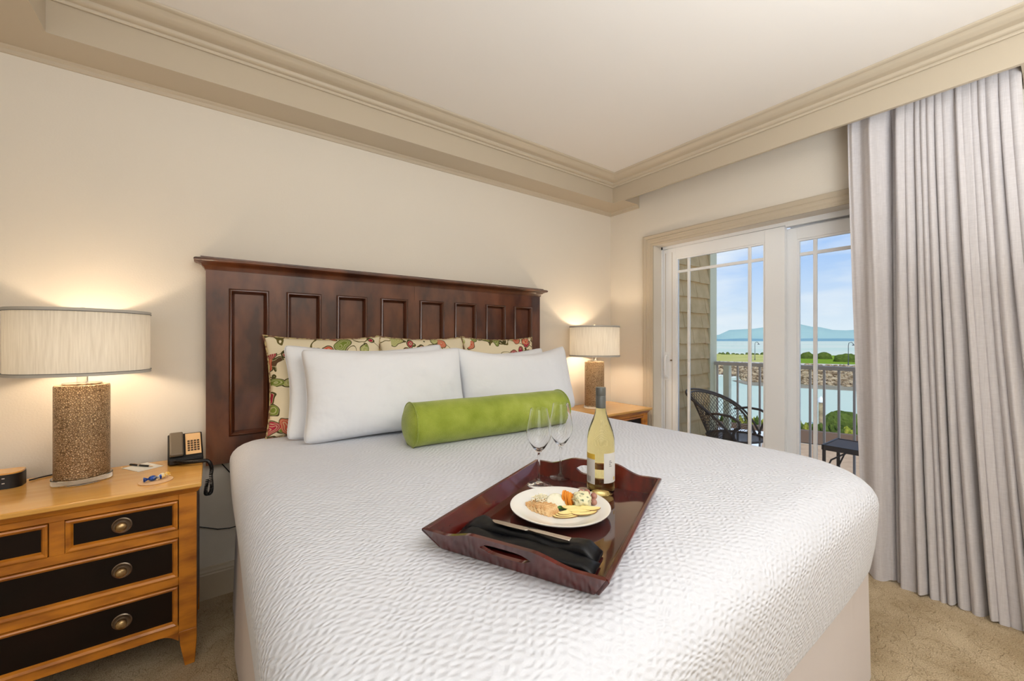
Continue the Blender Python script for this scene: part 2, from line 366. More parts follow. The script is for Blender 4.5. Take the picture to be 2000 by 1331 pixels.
# small cove where the wall meets the soffit
sp = [(0, 2.408), (.006, 2.409), (.009, 2.413), (.011, 2.424), (.020, 2.430), (.024, 2.436), (0, 2.436)]
def run(axis, a, b_, prof, base, sgn):
    k = MB(); rs = []
    for q in (a, b_):
        rs.append([((q, base-sgn*i, z) if axis == 'x' else (base-sgn*i, q, z)) for i, z in prof])
    k.rings(rs); return k
struct(run('x', -2.3, WX, sp, WY, 1).build('trim_3', M['trim']))
struct(run('y', 2.186, WY, sp, WX, 1).build('trim_4', M['trim']))
struct(run('y', -2.6, .115, sp, WX, 1).build('trim_5', M['trim']))
# baseboards
bp = [(0, 0), (.016, 0), (.016, .118), (.013, .124), (.013, .130), (.008, .140), (.005, .150), (0, .152)]
struct(run('x', -2.3, WX, bp, WY, 1).build('baseboard_back', M['trim']))
struct(run('y', 2.14, WY-.017, bp, WX, 1).build('baseboard_right', M['trim']))
# door casing
cas = [(0, 0), (0, .012), (.012, .016), (.020, .014), (.030, .019), (.046, .020), (.052, .024), (.058, .019), (.068, .022), (.080, .028), (.087, .026), (.087, 0)]
rs = []
for o_, p_ in cas:
    rs.append([(WX-p_, DY1+o_, 0), (WX-p_, DY1+o_, DZ+o_), (WX-p_, DY0-o_, DZ+o_), (WX-p_, DY0-o_, 0)])
k = MB(); n = 4; vs = [p for r in rs for p in r]; fs = []
for i in range(len(rs)-1):
    for j in range(3): fs.append((i*n+j, i*n+j+1, (i+1)*n+j+1, (i+1)*n+j))
k.add(vs, fs)
struct(k.build('trim_6', M['trim']))

# ---------------------------------------------------------------- sliding door
door = sempty('door_1')
FX = 3.08
mb = MB().box(FX, 3.172, DY0, DY1, 2.034, DZ).box(FX, 3.172, DY1-.012, DY1, 0, DZ).box(FX, 3.172, DY0, DY0+.012, 0, DZ).box(FX, 3.172, DY0, DY1, 0, .03)
mb.box(3.160, 3.172, DY0, 1.11, 2.0, 2.034).box(FX, 3.10, DY0, 1.11, 2.024, 2.034)
mb.build('door_frame', M['white_frame'], door)
def sash(y0, y1, x, sl, sr, top, bot, bars):
    z0, z1 = .03, 2.032 if x < 3.11 else 2.016
    k = MB(); d = .036
    k.box(x, x+d, y1-sl, y1, z0, z1).box(x, x+d, y0, y0+sr, z0, z1).box(x, x+d, y0+sr, y1-sl, z1-top, z1).box(x, x+d, y0+sr, y1-sl, z0, z0+bot)
    f = k.build('door_panel', M['white_frame'], door, bevel=.002, seg=1)
    gy0, gy1, gz0, gz1 = y0+sr, y1-sl, z0+bot, z1-top
    k = MB(); w_ = .012  # glazing bead steps
    k.box(x+.006, x+.030, gy1-w_, gy1, gz0, gz1).box(x+.006, x+.030, gy0, gy0+w_, gz0, gz1).box(x+.006, x+.030, gy0+w_, gy1-w_, gz1-w_, gz1).box(x+.006, x+.030, gy0+w_, gy1-w_, gz0, gz0+w_)
    k.build('glazing_bead', M['white_frame'], f)
    B(x+.016, x+.020, gy0+.004, gy1-.004, gz0+.004, gz1-.004).build('glass_pane', M['door_glass'], f)
    for yb in bars[0]: B(x+.011, x+.025, yb-.011, yb+.011, gz0+w_, gz1-w_).build('muntin', M['white_frame'], f, bevel=.003)
    for zb in bars[1]: B(x+.0105, x+.0255, gy0+w_, gy1-w_, zb-.011, zb+.011).build('muntin', M['white_frame'], f, bevel=.003)
    return f
p1 = sash(1.117, 2.030, 3.085, .118, .122, .086, .2, ((1.807, 1.344), (1.833, .35)))
p2 = sash(.203, 1.145, 3.128, .084, .09, .080, .2, ((.963, .36), (1.836, .35)))
for yy in (2.005, 1.945): B(3.0835, 3.0855, yy-.0015, yy+.0015, .05, 2.0).build('panel_groove', M['trim'], p1)
hp = [(3.084, 1.990, .955), (3.062, 1.990, .962), (3.048, 1.990, .985), (3.048, 1.990, 1.115), (3.062, 1.990, 1.138), (3.084, 1.990, 1.145)]
MB().tube(hp, .007, 8).build('door_handle', M['white_frame'], p1, smooth=True)
B(3.081, 3.086, 1.972, 2.008, .93, 1.17).build('handle_plate', M['white_frame'], p1, bevel=.002)
MB().tube([(3.086, 1.950, 1.10), (3.072, 1.950, 1.10)], .007, 8).build('lock_knob', M['pewter'], p1, smooth=True)

# ---------------------------------------------------------------- balcony
struct(B(3.172, 4.45, -1.2, 2.25, -.16, -.02).build('floor_balcony', M['deck']))
struct(B(2.9, 3.172, -3.2, 4.2, 2.8, 7.0).build('wall_sun_block', M['shingle']))  # unseen facade above the room, added to block the sun from the balcony
wb = sempty('wall_balcony')
B(3.172, 4.38, 2.27, 2.45, -.16, 2.78).build('wall_core', M['shingle'], wb)
ch = .157
rnd = random.Random(3)
for i in range(18):
    z = -.02+i*ch; x = 3.176
    while x < 4.248:
        w_ = rnd.uniform(.17, .36); x1 = min(4.25, x+w_)
        if 4.25-x1 < .05: x1 = 4.25
        dz = rnd.uniform(-.004, .004)
        k = MB(); k.add([(x+.003, 2.238, z+dz), (x1-.003, 2.238, z+dz), (x1-.0015, 2.264, z+ch+.01), (x+.0015, 2.264, z+ch+.01), (x+.0015, 2.27, z+dz), (x1-.0015, 2.27, z+dz), (x1-.0015, 2.27, z+ch+.01), (x+.0015, 2.27, z+ch+.01)],
                        [(0, 1, 2, 3), (4, 7, 6, 5), (0, 4, 5, 1), (3, 2, 6, 7), (0, 3, 7, 4), (1, 5, 6, 2)])
        k.build('shingle', M['shingle'], wb); x = x1
B(4.25, 4.385, 2.235, 2.46, -.16, 2.78).build('corner_board', M['ext_trim'], wb, bevel=.003)
rl = thing('balcony_railing', 'grey painted metal railing along the balcony edge, outside the glass door', 'railing', (4.35, 1.0, -.02))
def LB(x0, x1, y0, y1, z0, z1, loc=(4.35, 1.0, -.02)): return B(x0-loc[0], x1-loc[0], y0-loc[1], y1-loc[1], z0-loc[2], z1-loc[2])
LB(4.325, 4.385, -1.2, 2.235, 1.005, 1.04).build('top_rail', M['rail'], rl, bevel=.004)
LB(4.335, 4.368, -1.2, 2.235, .06, .09).build('bottom_rail', M['rail'], rl, bevel=.003)
y = 2.212
while y > -1.15:
    if abs(y-2.107) < .02 or abs(y-.532) < .02:
        LB(4.322, 4.378, y-.03, y+.03, -.02, 1.005).build('post', M['post'], rl, bevel=.003)
    else:
        LB(4.343, 4.359, y-.008, y+.008, .09, 1.005).build('baluster', M['rail'], rl)
    y -= .105

# mesh shell chair
c = thing('patio_chair', 'black metal mesh barrel chair on the balcony beside the shingled wall', 'chair', (3.62, 1.69, -.02), 0)
def seat_pt(a, r=.21): return (r*math.sin(a), r*math.cos(a), .46)
def hoop(a, off=0.0):   # a in -115..115 degrees, 0 = back (+Y)
    k_ = max(0.0, math.cos(a*.78)); h = .46+.35*k_**.9+off*.5; r = .21+.16*k_*k_+off
    return (r*math.sin(a), r*math.cos(a), h)
A = math.radians(118)
MB().tube([hoop(-A+2*A*i/36) for i in range(37)], .009, 6).build('back_hoop', M['dark_metal'], c, smooth=True)
MB().tube([hoop(-A+2*A*i/36, .035) for i in range(37)], .009, 6).build('outer_hoop', M['dark_metal'], c, smooth=True)
k = MB()
for sgn in (1, -1):
    for i in range(-34, 60):
        pts = []
        for q in range(9):
            a = -A*.97+2*A*.97*(i/40.0)+sgn*q*.09
            if abs(a) > A: 
                if len(pts) > 1: pass
                continue
            s0 = Vector(seat_pt(a)); s1 = Vector(hoop(a)); pts.append(tuple(s0.lerp(s1, q/8)))
        if len(pts) > 1: k.tube(pts, 0.0022, 3)
stuff(k.build('back_mesh', M['dark_metal'], c))
MB().tube([(.22*math.sin(2*PI*i/32), .22*math.cos(2*PI*i/32), .46) for i in range(32)], .010, 6, closed=True).build('seat_ring', M['dark_metal'], c, smooth=True)
k = MB()
for i in range(-15, 16):
    x = i*.0145; L = math.sqrt(max(0, .22**2-x*x))
    k.tube([(x, -L, .458), (x, L, .458)], .0016, 3); k.tube([(-L, x, .455), (L, x, .455)], .0016, 3)
stuff(k.build('seat_mesh', M['dark_metal'], c))
for sgn in (-1, 1):
    pts = [(sgn*.25, .12, .66), (sgn*.27, .02, .68), (sgn*.27, -.09, .675), (sgn*.27, -.16, .64), (sgn*.27, -.165, .59), (sgn*.27, -.13, .575), (sgn*.26, -.11, .53), (sgn*.21, -.10, .46)]
    MB().tube(pts, [.011]*5+[.014, .01, .009], 6).build('arm', M['dark_metal'], c, smooth=True)
for ax, ay in ((.18, .18), (-.18, .18), (.18, -.18), (-.18, -.18)):
    MB().tube([(ax, ay, .46), (ax*1.2, ay*1.2, .2), (ax*1.35, ay*1.35, .0)], .010, 6).build('leg', M['dark_metal'], c, smooth=True)
# side table
st = thing('side_table', 'dark square metal side table with curved braces, by the balcony railing', 'table', (4.03, .93, -.02))
B(-.17, .17, -.20, .20, .445, .465).build('table_top', M['table_metal'], st, bevel=.004)
mb = MB().box(-.18, .18, -.21, -.195, .43, .47).box(-.18, .18, .195, .21, .43, .47).box(-.18, -.165, -.195, .195, .43, .47).box(.165, .18, -.195, .195, .43, .47)
mb.build('top_rim', M['dark_metal'], st, bevel=.003)
for sx in (-1, 1):
    for sy in (-1, 1):
        MB().tube([(sx*.168, sy*.196, .46), (sx*.168, sy*.196, 0)], .012, 6).build('leg', M['dark_metal'], st, smooth=True)
        MB().tube([(sx*.168, sy*.19, .25), (sx*.168, sy*.15, .36), (sx*.168, sy*.06, .43)], .006, 6).build('brace', M['dark_metal'], st, smooth=True)
        
# ---------------------------------------------------------------- landscape beyond the balcony
E1 = Vector((.94, .342, 0)).normalized(); E2 = Vector((-E1.y, E1.x, 0))
def G(d, l, z): return tuple(E1*d+E2*l+Vector((0, 0, z)))
def terrain(name, rows, m, nl=60, rough=0.0, seed=0, back=0.0):
    """rows: list of (d, z, l0, l1)"""
    k = MB(); vs = []; fs = []
    for ri, (d, z, l0, l1) in enumerate(rows):
        for j in range(nl):
            l = l0+(l1-l0)*j/(nl-1); q = noise.noise(Vector((d*.15+seed, l*.25, 0)))*rough if 0 < ri < len(rows)-1 else 0
            if back: sh = max(0, min(1, (l-6.5)/4)); d_ = d+back*(128.2-d)/25*sh*sh*(3-2*sh)
            else: d_ = d
            vs.append(G(d_+q*(.4 if back and l > 7 else 1), l, z+q*.5))
    for i in range(len(rows)-1):
        for j in range(nl-1): fs.append((i*nl+j, i*nl+j+1, (i+1)*nl+j+1, (i+1)*nl+j))
    k.add(vs, fs); return k.build(name, m)
m, t, b = nodes_of('sea_water', .7, .12)
mpn = mapped(t, (1, 1, 1)); n1 = N(t, 'ShaderNodeTexNoise', Scale=.004, Detail=4.0); t.links.new(mpn.outputs[0], n1.inputs[0])
r1 = ramp(t, n1.outputs[0], [(.35, (190, 208, 188)), (.65, (220, 218, 198))]); t.links.new(r1.outputs[0], b.inputs['Base Color'])
n2 = N(t, 'ShaderNodeTexNoise', Scale=1.2, Detail=3.0); t.links.new(mpn.outputs[0], n2.inputs[0]); add_bump(t, b, n2.outputs[0], .08)
struct(terrain('ground_sea', [(16, -8, -400, 400), (400, -8, -900, 900), (3000, -8, -5000, 5000), (14000, -8, -20000, 20000)], m, nl=12))
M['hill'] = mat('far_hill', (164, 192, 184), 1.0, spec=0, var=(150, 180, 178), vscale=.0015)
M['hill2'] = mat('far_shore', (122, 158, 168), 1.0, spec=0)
hl = [(1500, 20), (1150, 55), (900, 70), (680, 85), (560, 150), (300, 162), (160, 185), (0, 205), (-150, 212), (-260, 178), (-340, 170), (-450, 135), (-560, 128), (-700, 138), (-1000, 110), (-1400, 90), (-2200, 30)]
k = MB(); vs = []; fs = []
for i, (l, h) in enumerate(hl): vs += [G(7000, l*1.35, -8), G(7300, l*1.35, h*.62-8+12), G(7700, l*1.35, h*1.24-8), G(8600, l*1.35, -8)]
for i in range(len(hl)-1):
    for j in range(3): fs.append((i*4+j, i*4+j+1, i*4+5+j, i*4+4+j))
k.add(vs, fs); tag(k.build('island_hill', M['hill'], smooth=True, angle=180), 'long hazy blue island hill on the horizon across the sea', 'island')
k = MB(); vs = []; fs = []
for i in range(30):
    l = 1900-i*130; h = 34+18*noise.noise(Vector((i*.5, 0, 0))); vs += [G(6500, l, -8), G(6600, l, h-8), G(6900, l, -8)]
for i in range(29):
    for j in range(2): fs.append((i*3+j, i*3+j+1, i*3+4+j, i*3+3+j))
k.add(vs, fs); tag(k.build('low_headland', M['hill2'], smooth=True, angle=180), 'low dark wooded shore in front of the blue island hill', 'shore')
M['lawn'] = mat('lawn', (112, 142, 44), 1.0, spec=0, var=(136, 158, 56), vscale=.12)
M['dry'] = mat('dry_grass', (196, 188, 118), 1.0, spec=0, var=(168, 172, 88), vscale=.1)
M['rock'] = mat('riprap_rock', (186, 166, 132), 1.0, spec=0, var=(126, 104, 80), vscale=.7, vramp=(.4, .6), bump=(.9, .6, (1, 1, 1), 'voronoi'))
M['mud'] = mat('wet_shore', (150, 136, 108), .6, var=(126, 116, 84), vscale=.3)
M['lamp_metal'] = mat('lamp_post_metal', (66, 74, 78), .6)
M['path'] = mat('pale_path', (206, 196, 180), .9, spec=.1)
M['bush'] = mat('hedge_leaves', (74, 92, 40), 1.0, spec=0, var=(104, 120, 52), vscale=1.5, bump=(3, .3, (1, 1, 1)))
M['bush2'] = mat('yellow_green_leaves', (136, 148, 50), 1.0, spec=0, var=(196, 184, 84), vscale=2.0, bump=(4, .3, (1, 1, 1)))
M['darkwall'] = mat('retaining_wall', (118, 98, 84), .9, spec=.1)
M['roof'] = mat('white_roof', (236, 238, 238), .6)
struct(terrain('ground_lawn', [(134, -5, -60, 2.5), (150, -4.9, -60, 2.5), (214, -4.9, -70, 2.5)], M['lawn']))
struct(terrain('ground_grass', [(137, -5, 2.5, 60), (160, -4.9, 2.5, 60), (208, -4.9, 2.5, 60)], M['dry']))
struct(terrain('ground_path', [(128, -4.98, -60, 60), (137, -4.96, -60, 60)], M['path']))
struct(terrain('ground_riprap', [(103, -8.1, -60, 60), (110, -7.4, -60, 60), (118, -6.4, -60, 60), (124, -5.6, -60, 60), (128.2, -4.99, -60, 60)], M['rock'], nl=240, rough=1.1, back=17))
rk = random.Random(21); k = MB()
for i in range(1700):
    f = rk.random(); l = rk.uniform(-22, 17); sh = max(0, min(1, (l-6.5)/4)); d = 104+23*f; d += 17*(128.2-d)/25*sh*sh*(3-2*sh); z = -8.0+3.0*f
    r_ = rk.uniform(.25, .62); c_ = Vector(G(d, l, z+.1)); vs = []
    for q in range(3):
        th = (.55, 1.35, 2.2)[q]
        for j in range(5): a_ = 2*PI*j/5+q+rk.uniform(-.3, .3); rr_ = r_*rk.uniform(.75, 1.2); vs.append(tuple(c_+Vector((rr_*math.sin(th)*math.cos(a_), rr_*math.sin(th)*math.sin(a_), rr_*.8*math.cos(th)))))
    k.add(vs, [(0, 1, 2, 3, 4)]+[(q*5+j, q*5+(j+1) % 5, q*5+5+(j+1) % 5, q*5+5+j) for q in range(2) for j in range(5)])
stuff(tag(k.build('riprap_rocks', mat('loose_rock', (190, 170, 138), 1.0, spec=0, var=(128, 108, 84), vscale=.9, vramp=(.42, .58))), 'tan broken rocks of the breakwater slope across the water', 'rocks'))
struct(terrain('ground_mud', [(97, -7.99, -60, 6), (106, -7.8, -60, 10)], M['mud']))
# rubble blocks on the riprap
def blob(name, c_, rx, ry, rz_, m_, seed, rough=.25, seg=10, rg=7, base=None):
    k = MB(); 
    vs = []; fs = []
    for i in range(rg+1):
        th = PI*i/rg
        for j in range(seg):
            ph = 2*PI*j/seg; d = Vector((math.sin(th)*math.cos(ph), math.sin(th)*math.sin(ph), math.cos(th)))
            f = 1+rough*noise.noise(d*2.2+Vector((seed*3.1, 0, 0)))*2
            p = E1*(d.x*rx*f)+E2*(d.y*ry*f)+Vector((0, 0, d.z*rz_*f)); vs.append(tuple(p))
    for i in range(rg):
        for j in range(seg): j2 = (j+1) % seg; fs.append((i*seg+j, i*seg+j2, (i+1)*seg+j2, (i+1)*seg+j))
    k.add(vs, fs); o = k.build(name, m_, smooth=True, angle=180); o.location = c_; return o
hs = [(172, -6.6, 2.0, 1.9), (172, -11.2, 2.3, 1.9), (180, -4.1, .8, 1.0), (152, -15.2, 3.2, 2.0), (166, -20.5, 2.6, 2.1)]
for i, (d, l, ry, rz_) in enumerate(hs):
    o = blob('clipped_hedge', G(d, l, -4.6), 2.2, ry, rz_, M['bush'], i, .12, 16, 10)
    tag(o, ['rounded green hedge on the lawn, first right of the door post', 'low green hedge on the lawn right of the muntin', 'tiny far hedge at the left end of the lawn', 'large near hedge on the lawn beside the curtain edge', 'far hedge on the lawn hidden toward the curtain'][i], 'hedge')
rb = random.Random(11)
for i in range(16):
    l = 30-i*1.85
    o = blob('shore_shrub', G(207+rb.uniform(-3, 3), l, -4.8), 1.5, rb.uniform(.7, .85), rb.uniform(.35, .9), M['bush'], 20+i, .2)
    tag(o, 'small dark shrub in the row edging the far grass bank', 'shrub', 'shrubs edging the far grass bank')
def lamp_post(d, l, label):
    z0 = -4.95; p = thing('street_lamp', label, 'street lamp', G(d, l, z0))
    MB().lathe([(.16, 0), (.16, .5), (.09, .6), (.07, 5.0)], 8).build('pole', M['lamp_metal'], p, smooth=True)
    MB().tube([(0, 0, 4.9), tuple(E2*-.1+Vector((0, 0, 5.6))), tuple(E2*-.6+Vector((0, 0, 5.8))), tuple(E2*-1.0+Vector((0, 0, 5.3)))], .07, 6).build('arm', M['lamp_metal'], p, smooth=True)
    MB().lathe([(.02, .35), (.3, .1), (.34, 0)], 10, X=T(*(E2*-1.0+Vector((0, 0, 4.95))))).build('lantern', M['lamp_metal'], p, smooth=True)
lamp_post(150, 7.6, 'tall street lamp on the waterfront path, seen beside the door stile')
lamp_post(132, -13.5, 'dark street lamp on the waterfront path, beside the curtain edge')
for i, (d, l) in enumerate(((116, 14.3), (117, 12.9), (113, 10.6))):
    bt = thing('moored_boat', ['small white boat moored furthest left beyond the railing', 'small white boat moored right of the leftmost one', 'white boat moored closest to the rock mound'][i], 'boat', G(d, l, -7.95))
    k = MB(); k.rings([[tuple(E2*(x_*f)+E1*(y_*f*.8)+Vector((0, 0, z_))) for x_, y_ in ((-1.0, -.2), (-.3, -.5), (.7, -.4), (.8, .4), (-.3, .5), (-1.0, .2))] for z_, f in ((0, .75), (.45, 1.0))]); k.build('hull', M['roof'], bt)
    k = MB(); k.box(-.4, .3, -.3, .3, .45, .9); k.build('cabin', M['darkwall'], bt)
# near shore: banks, planting strip, wall, white roof
struct(terrain('ground_bank', [(50, -7.9, -40, 40), (45.5, -6.6, -40, 40), (42, -6.4, -40, 40), (22, -6.4, -40, 40)], M['path'], rough=.3))
struct(terrain('ground_paving', [(37, -6.36, -30, 30), (10, -6.36, -30, 30)], mat('brown_paving', (196, 166, 134), .9, spec=.1, var=(178, 148, 118), vscale=2)))
struct(B(0, .5, -30, 30, 0, .9, T(*G(37.6, 0, -6.4)) @ rot('Z', math.atan2(E1.y, E1.x))).build('wall_quay', M['darkwall']))
for i in range(60):
    l = 6.0-(i//3)*.62+.2*(i%3); d = 39.2+(i%3)*.98
    o = blob('garden_shrub', G(d, l, -5.95), .38, rb.uniform(.22, .27), rb.uniform(.35, .75), M['bush2'] if rb.random() < (.8 if l > 1.3 else .35) else M['bush'], 60+i, .3)
    tag(o, 'leafy shrub in the quay planting strip below the balcony', 'shrub', 'shrubs in the quay planting strip')
o = blob('round_bush', G(45.2, -4.4, -5.9), 1.2, 1.5, 1.1, M['bush'], 130, .2, 16, 10); tag(o, 'big olive bush at the water edge beside the curtain', 'bush')
pl = thing('mooring_pile', 'wooden mooring pile with a white cap standing in the water', 'pile', G(55, -3.34, -8))
MB().lathe([(.22, 0), (.22, 2.6)], 10).build('shaft', M['rock'], pl, smooth=True)
MB().lathe([(.27, 2.6), (.27, 2.95), (.02, 3.25)], 10).build('cap', M['roof'], pl, smooth=True)
o = B(-4, 6, -4, 4, 0, .5, rot('Z', math.atan2(E1.y, E1.x))).build('flat_roof', M['roof']); o.location = G(28, 5.2, -5.7); tag(o, 'white flat roof of the low building below the balcony', 'roof')

# ---------------------------------------------------------------- bed
bed = thing('bed', 'king bed dressed in white with a textured coverlet and a plain skirt', 'bed', (1.07, 1.40, 0))
def rrect(cx, cy, hx, hy, r, n=14, m_=26):
    pts = []; rf = r; rh = min(r, .07)
    corners = [(cx+hx-rh, cy+hy-rh, 0, rh), (cx-hx+rh, cy+hy-rh, PI/2, rh), (cx-hx+rf, cy-hy+rf, PI, rf), (cx+hx-rf, cy-hy+rf, 3*PI/2, rf)]
    for q, (x, y, a, r) in enumerate(corners):
        for i in range(n): th = a+PI/2*i/(n-1); pts.append((x+r*math.cos(th), y+r*math.sin(th)))
        nx, ny, na, nr = corners[(q+1) % 4]; p0 = pts[-1]; p1 = (nx+nr*math.cos(na), ny+nr*math.sin(na))
        for i in range(1, m_): pts.append((p0[0]+(p1[0]-p0[0])*i/m_, p0[1]+(p1[1]-p0[1])*i/m_))
    return pts
hx, hy, ZT = 1.005, 1.02, .79
rings_ = []; flat_ = []
def flat_ring(e_): return [(x+.5, y+.5, 0) for x, y in rrect(0, 0, max(.01, hx+e_), max(.01, hy+e_), max(.02, .26+e_*.3), 14)]
def cov_z(x, y): return ZT+.004*noise.noise(Vector((x*3, y*3, 1)))
for ins in [.97, .9, .8, .7, .6, .5, .4, .32, .26, .2, .16, .13]:
    r = max(.02, .26-ins*.3); flat_ += flat_ring(-ins)
    rings_.append([(x, y, cov_z(x, y)) for x, y in rrect(0, 0, max(.01, hx-ins), max(.01, hy-ins), min(r, max(.009, hx-ins)), 14)])
R = .125
for q in range(1, 8):
    th = PI/2*q/7; ins = R*(1-math.sin(th)); dz = R*(1-math.cos(th)); flat_ += flat_ring(-R+R*th)
    rings_.append([(x, y, cov_z(x, y)-dz*.8) for x, y in rrect(0, 0, hx-ins, hy-ins, .26-ins*.3, 14)])
for q in range(1, 9):
    f = q/8; rg_ = []; flat_ += flat_ring(-R+R*PI/2+f*.24)
    base = rrect(0, 0, hx, hy, .26, 14); out_ = rrect(0, 0, hx+.02, hy+.02, .28, 14)
    for (x, y), (ox, oy) in zip(base, out_):
        nz_ = noise.noise(Vector((x*2.2, y*2.2, 5)))
        bul = math.sin(PI*f)*.25-f*1.0+.5*nz_*f
        cz = max(0, min(1, (x-.2)/.8)) if y < -.8 else 0
        zh = .45+.05*cz**2+.015*nz_
        px, py = x+(ox-x)*bul, y+(oy-y)*bul
        rg_.append((px, py, (ZT-R*.8)*(1-f)+zh*f))
    rings_.append(rg_)
k = MB(); k.rings(rings_, cap0=True, cap1=False)
k.build('coverlet', M['cover'], bed, flat=flat_, smooth=True, angle=180)
k = MB(); rr = []
for q in range(7):
    f = q/6; rg_ = []
    for i, (x, y) in enumerate(rrect(0, 0, hx-.03+.02*f, hy-.055+.01*f, .10, 14)):
        wv_ = .004*math.sin(x*9+y*13)*f
        rg_.append((x+wv_-.015*(x > .5)*1, y+wv_, .62*(1-f)+.012*f))
    rr.append(rg_)
k.rings(rr, cap0=True, cap1=False); k.build('bed_skirt', M['skirt'], bed, smooth=True, angle=180)

# headboard
hb = thing('headboard', 'dark walnut panelled headboard with a moulded cornice, mounted on the wall', 'headboard', (1.03, 2.498, .66))
HX0, HX1 = -1.056, 1.044
def LH(x0, x1, y0, y1, z0, z1): return B(x0-1.03, x1-1.03, y0-2.498, y1-2.498, z0-.66, z1-.66)
LH(-.026, 2.074, 2.475, 2.498, .66, 1.64).build('back_board', M['wood_head'], hb)
px_ = [.065+.2505*i for i in range(8)]; PW = .172; Z0, Z1 = .79, 1.522
xs_ = [-.026]+[v for p in px_ for v in (p, p+PW)]+[2.074]
for i in range(0, len(xs_), 2): LH(xs_[i], xs_[i+1], 2.452, 2.475, Z0, Z1).build('stile', M['wood_head'], hb)
LH(-.026, 1.0325, 2.452, 2.475, Z1, 1.64).build('top_rail', M['wood_head'], hb); LH(1.0335, 2.074, 2.452, 2.475, Z1, 1.64).build('top_rail', M['wood_head'], hb)
LH(-.026, 2.074, 2.452, 2.475, .66, Z0).build('bottom_rail', M['wood_head'], hb)
prf = [(0, .453), (0, .446), (.004, .441), (.010, .440), (.015, .445), (.019, .455), (.024, .462), (.024, .474), (0, .474)]
for p in px_:
    LH(p+.02, p+PW-.02, 2.466, 2.476, Z0+.02, Z1-.02).build('panel', M['wood_head'], hb)
    k = MB(); rs = []
    for i_, yy in prf: rs.append([(p+i_-1.03, yy-.498, Z0+i_-.66), (p+PW-i_-1.03, yy-.498, Z0+i_-.66), (p+PW-i_-1.03, yy-.498, Z1-i_-.66), (p+i_-1.03, yy-.498, Z1-i_-.66)])
    k.rings(rs, closed=True); k.build('panel_moulding', M['wood_mould'], hb, smooth=True, angle=50)
cpf = [(0, 1.608), (.004, 1.608), (.006, 1.616), (.012, 1.622), (.018, 1.634), (.026, 1.637)]
cpf += [(.028+.018*math.sin(q*PI/6), 1.650-.011*math.cos(q*PI/6)) for q in range(0, 7)] + [(.020, 1.664), (.020, 1.668), (0, 1.668)]
k = MB(); rs = []
for i_, z_ in cpf: rs.append([(-1.056-i_, -.002, z_-.66), (-1.056-i_, -.046-i_, z_-.66), (1.044+i_, -.046-i_, z_-.66), (1.044+i_, -.002, z_-.66)])
vs = [p for r in rs for p in r]; fs = []
for i in range(len(rs)-1):
    for j in range(3): fs.append((i*4+j, i*4+j+1, i*4+5+j, i*4+4+j))
fs += [(len(rs)*4-4, len(rs)*4-3, len(rs)*4-2, len(rs)*4-1), tuple(i*4 for i in range(len(rs)-1, -1, -1)), tuple(i*4+3 for i in range(len(rs)))]
k.add(vs, fs); k.build('cornice', M['wood_head'], hb, smooth=True, angle=50)

# pillows
def pillow(name, label, w_, h, th, loc, rz, lean, m_, cat='pillow', group=None, piping=None, seed=0, sag=.0):
    soft = piping is None
    """upright pillow: local x width, z height, y thickness; base at z=0; leans back by angle"""
    nu, nv = 64, 50
    X = T(*loc) @ rot('Z', rz) @ rot('X', -lean)
    def shape(u, v, s_):
        uu, vv = u*2-1, v*2-1
        bow = 1-.07*(1-vv*vv)*abs(uu)**3; bow2 = 1-.07*(1-uu*uu)*abs(vv)**3
        x = w_/2*uu*bow; z = h/2*vv*bow2+h/2
        z -= sag*(1-uu*uu)*(v**3)
        cs_ = (abs(uu)*abs(vv))**9*(1 if soft else -.35); x *= 1-.05*cs_; z = h/2+(z-h/2)*(1-.06*cs_)
        prof = max(0, (1-uu**4))**.55*max(0, (1-vv**4))**.55
        prof *= 1-.25*(abs(uu)*abs(vv))**1.5
        y = s_*th/2*prof*(1.0 if s_ < 0 else .7)
        nn_ = noise.noise(Vector((x*5+seed*7, z*5, seed)))
        wr = noise.noise(Vector((x*14*(1+.3*uu)+seed*3, z*14, seed+3)))
        edge = max(abs(uu), abs(vv))
        wr2 = noise.noise(Vector((x*9+z*16+seed, z*30-x*14, seed+9)))
        y += s_*(prof*(.018*nn_+.005*wr)+.0045*wr2*max(0, edge-.45)*prof**.5*1.6)
        return (x, y, z)
    k = MB()
    k.grid(lambda u, v: shape(u, v, -1), nu, nv); k.grid(lambda u, v: shape(u, v, 1), nu, nv)
    root = k.build(name, m_, smooth=True, angle=180); root.matrix_world = X
    tag(root, label, cat, group)
    pts = []
    for i in range(nu): pts.append(shape(i/(nu-1), 0, -1))
    for i in range(1, nv): pts.append(shape(1, i/(nv-1), -1))
    for i in range(nu-2, -1, -1): pts.append(shape(i/(nu-1), 1, -1))
    for i in range(nv-2, 0, -1): pts.append(shape(0, i/(nv-1), -1))
    MB().tube(pts, (.0045 if piping else .0010), 6, closed=True).build('piping' if piping else 'seam', piping or m_, root, smooth=True, angle=180)
    return root
BZ = .788
gF = 'floral cushions against the headboard'; gW = 'white pillows on the bed'
pillow('floral_cushion', 'leftmost floral cushion against the headboard, its left side showing', .585, .512, .13, (.503, 2.285, BZ), 0, -math.radians(-13), M['floral'], 'cushion', gF, M['piping'], 1)
pillow('floral_cushion', 'middle floral cushion against the headboard, only its top showing', .575, .510, .13, (1.072, 2.300, BZ), 0, math.radians(12), M['floral'], 'cushion', gF, M['piping'], 2)
pillow('floral_cushion', 'rightmost floral cushion against the headboard, nearest the far lamp', .60, .508, .13, (1.642, 2.290, BZ), 0, math.radians(12), M['floral'], 'cushion', gF, M['piping'], 3)
pillow('white_pillow', 'left white pillow of the back pair, mostly hidden, before the floral cushions', .87, .478, .11, (.705, 2.160, BZ), 0, math.radians(14), M['pillow'], 'pillow', gW, None, 4, .03)
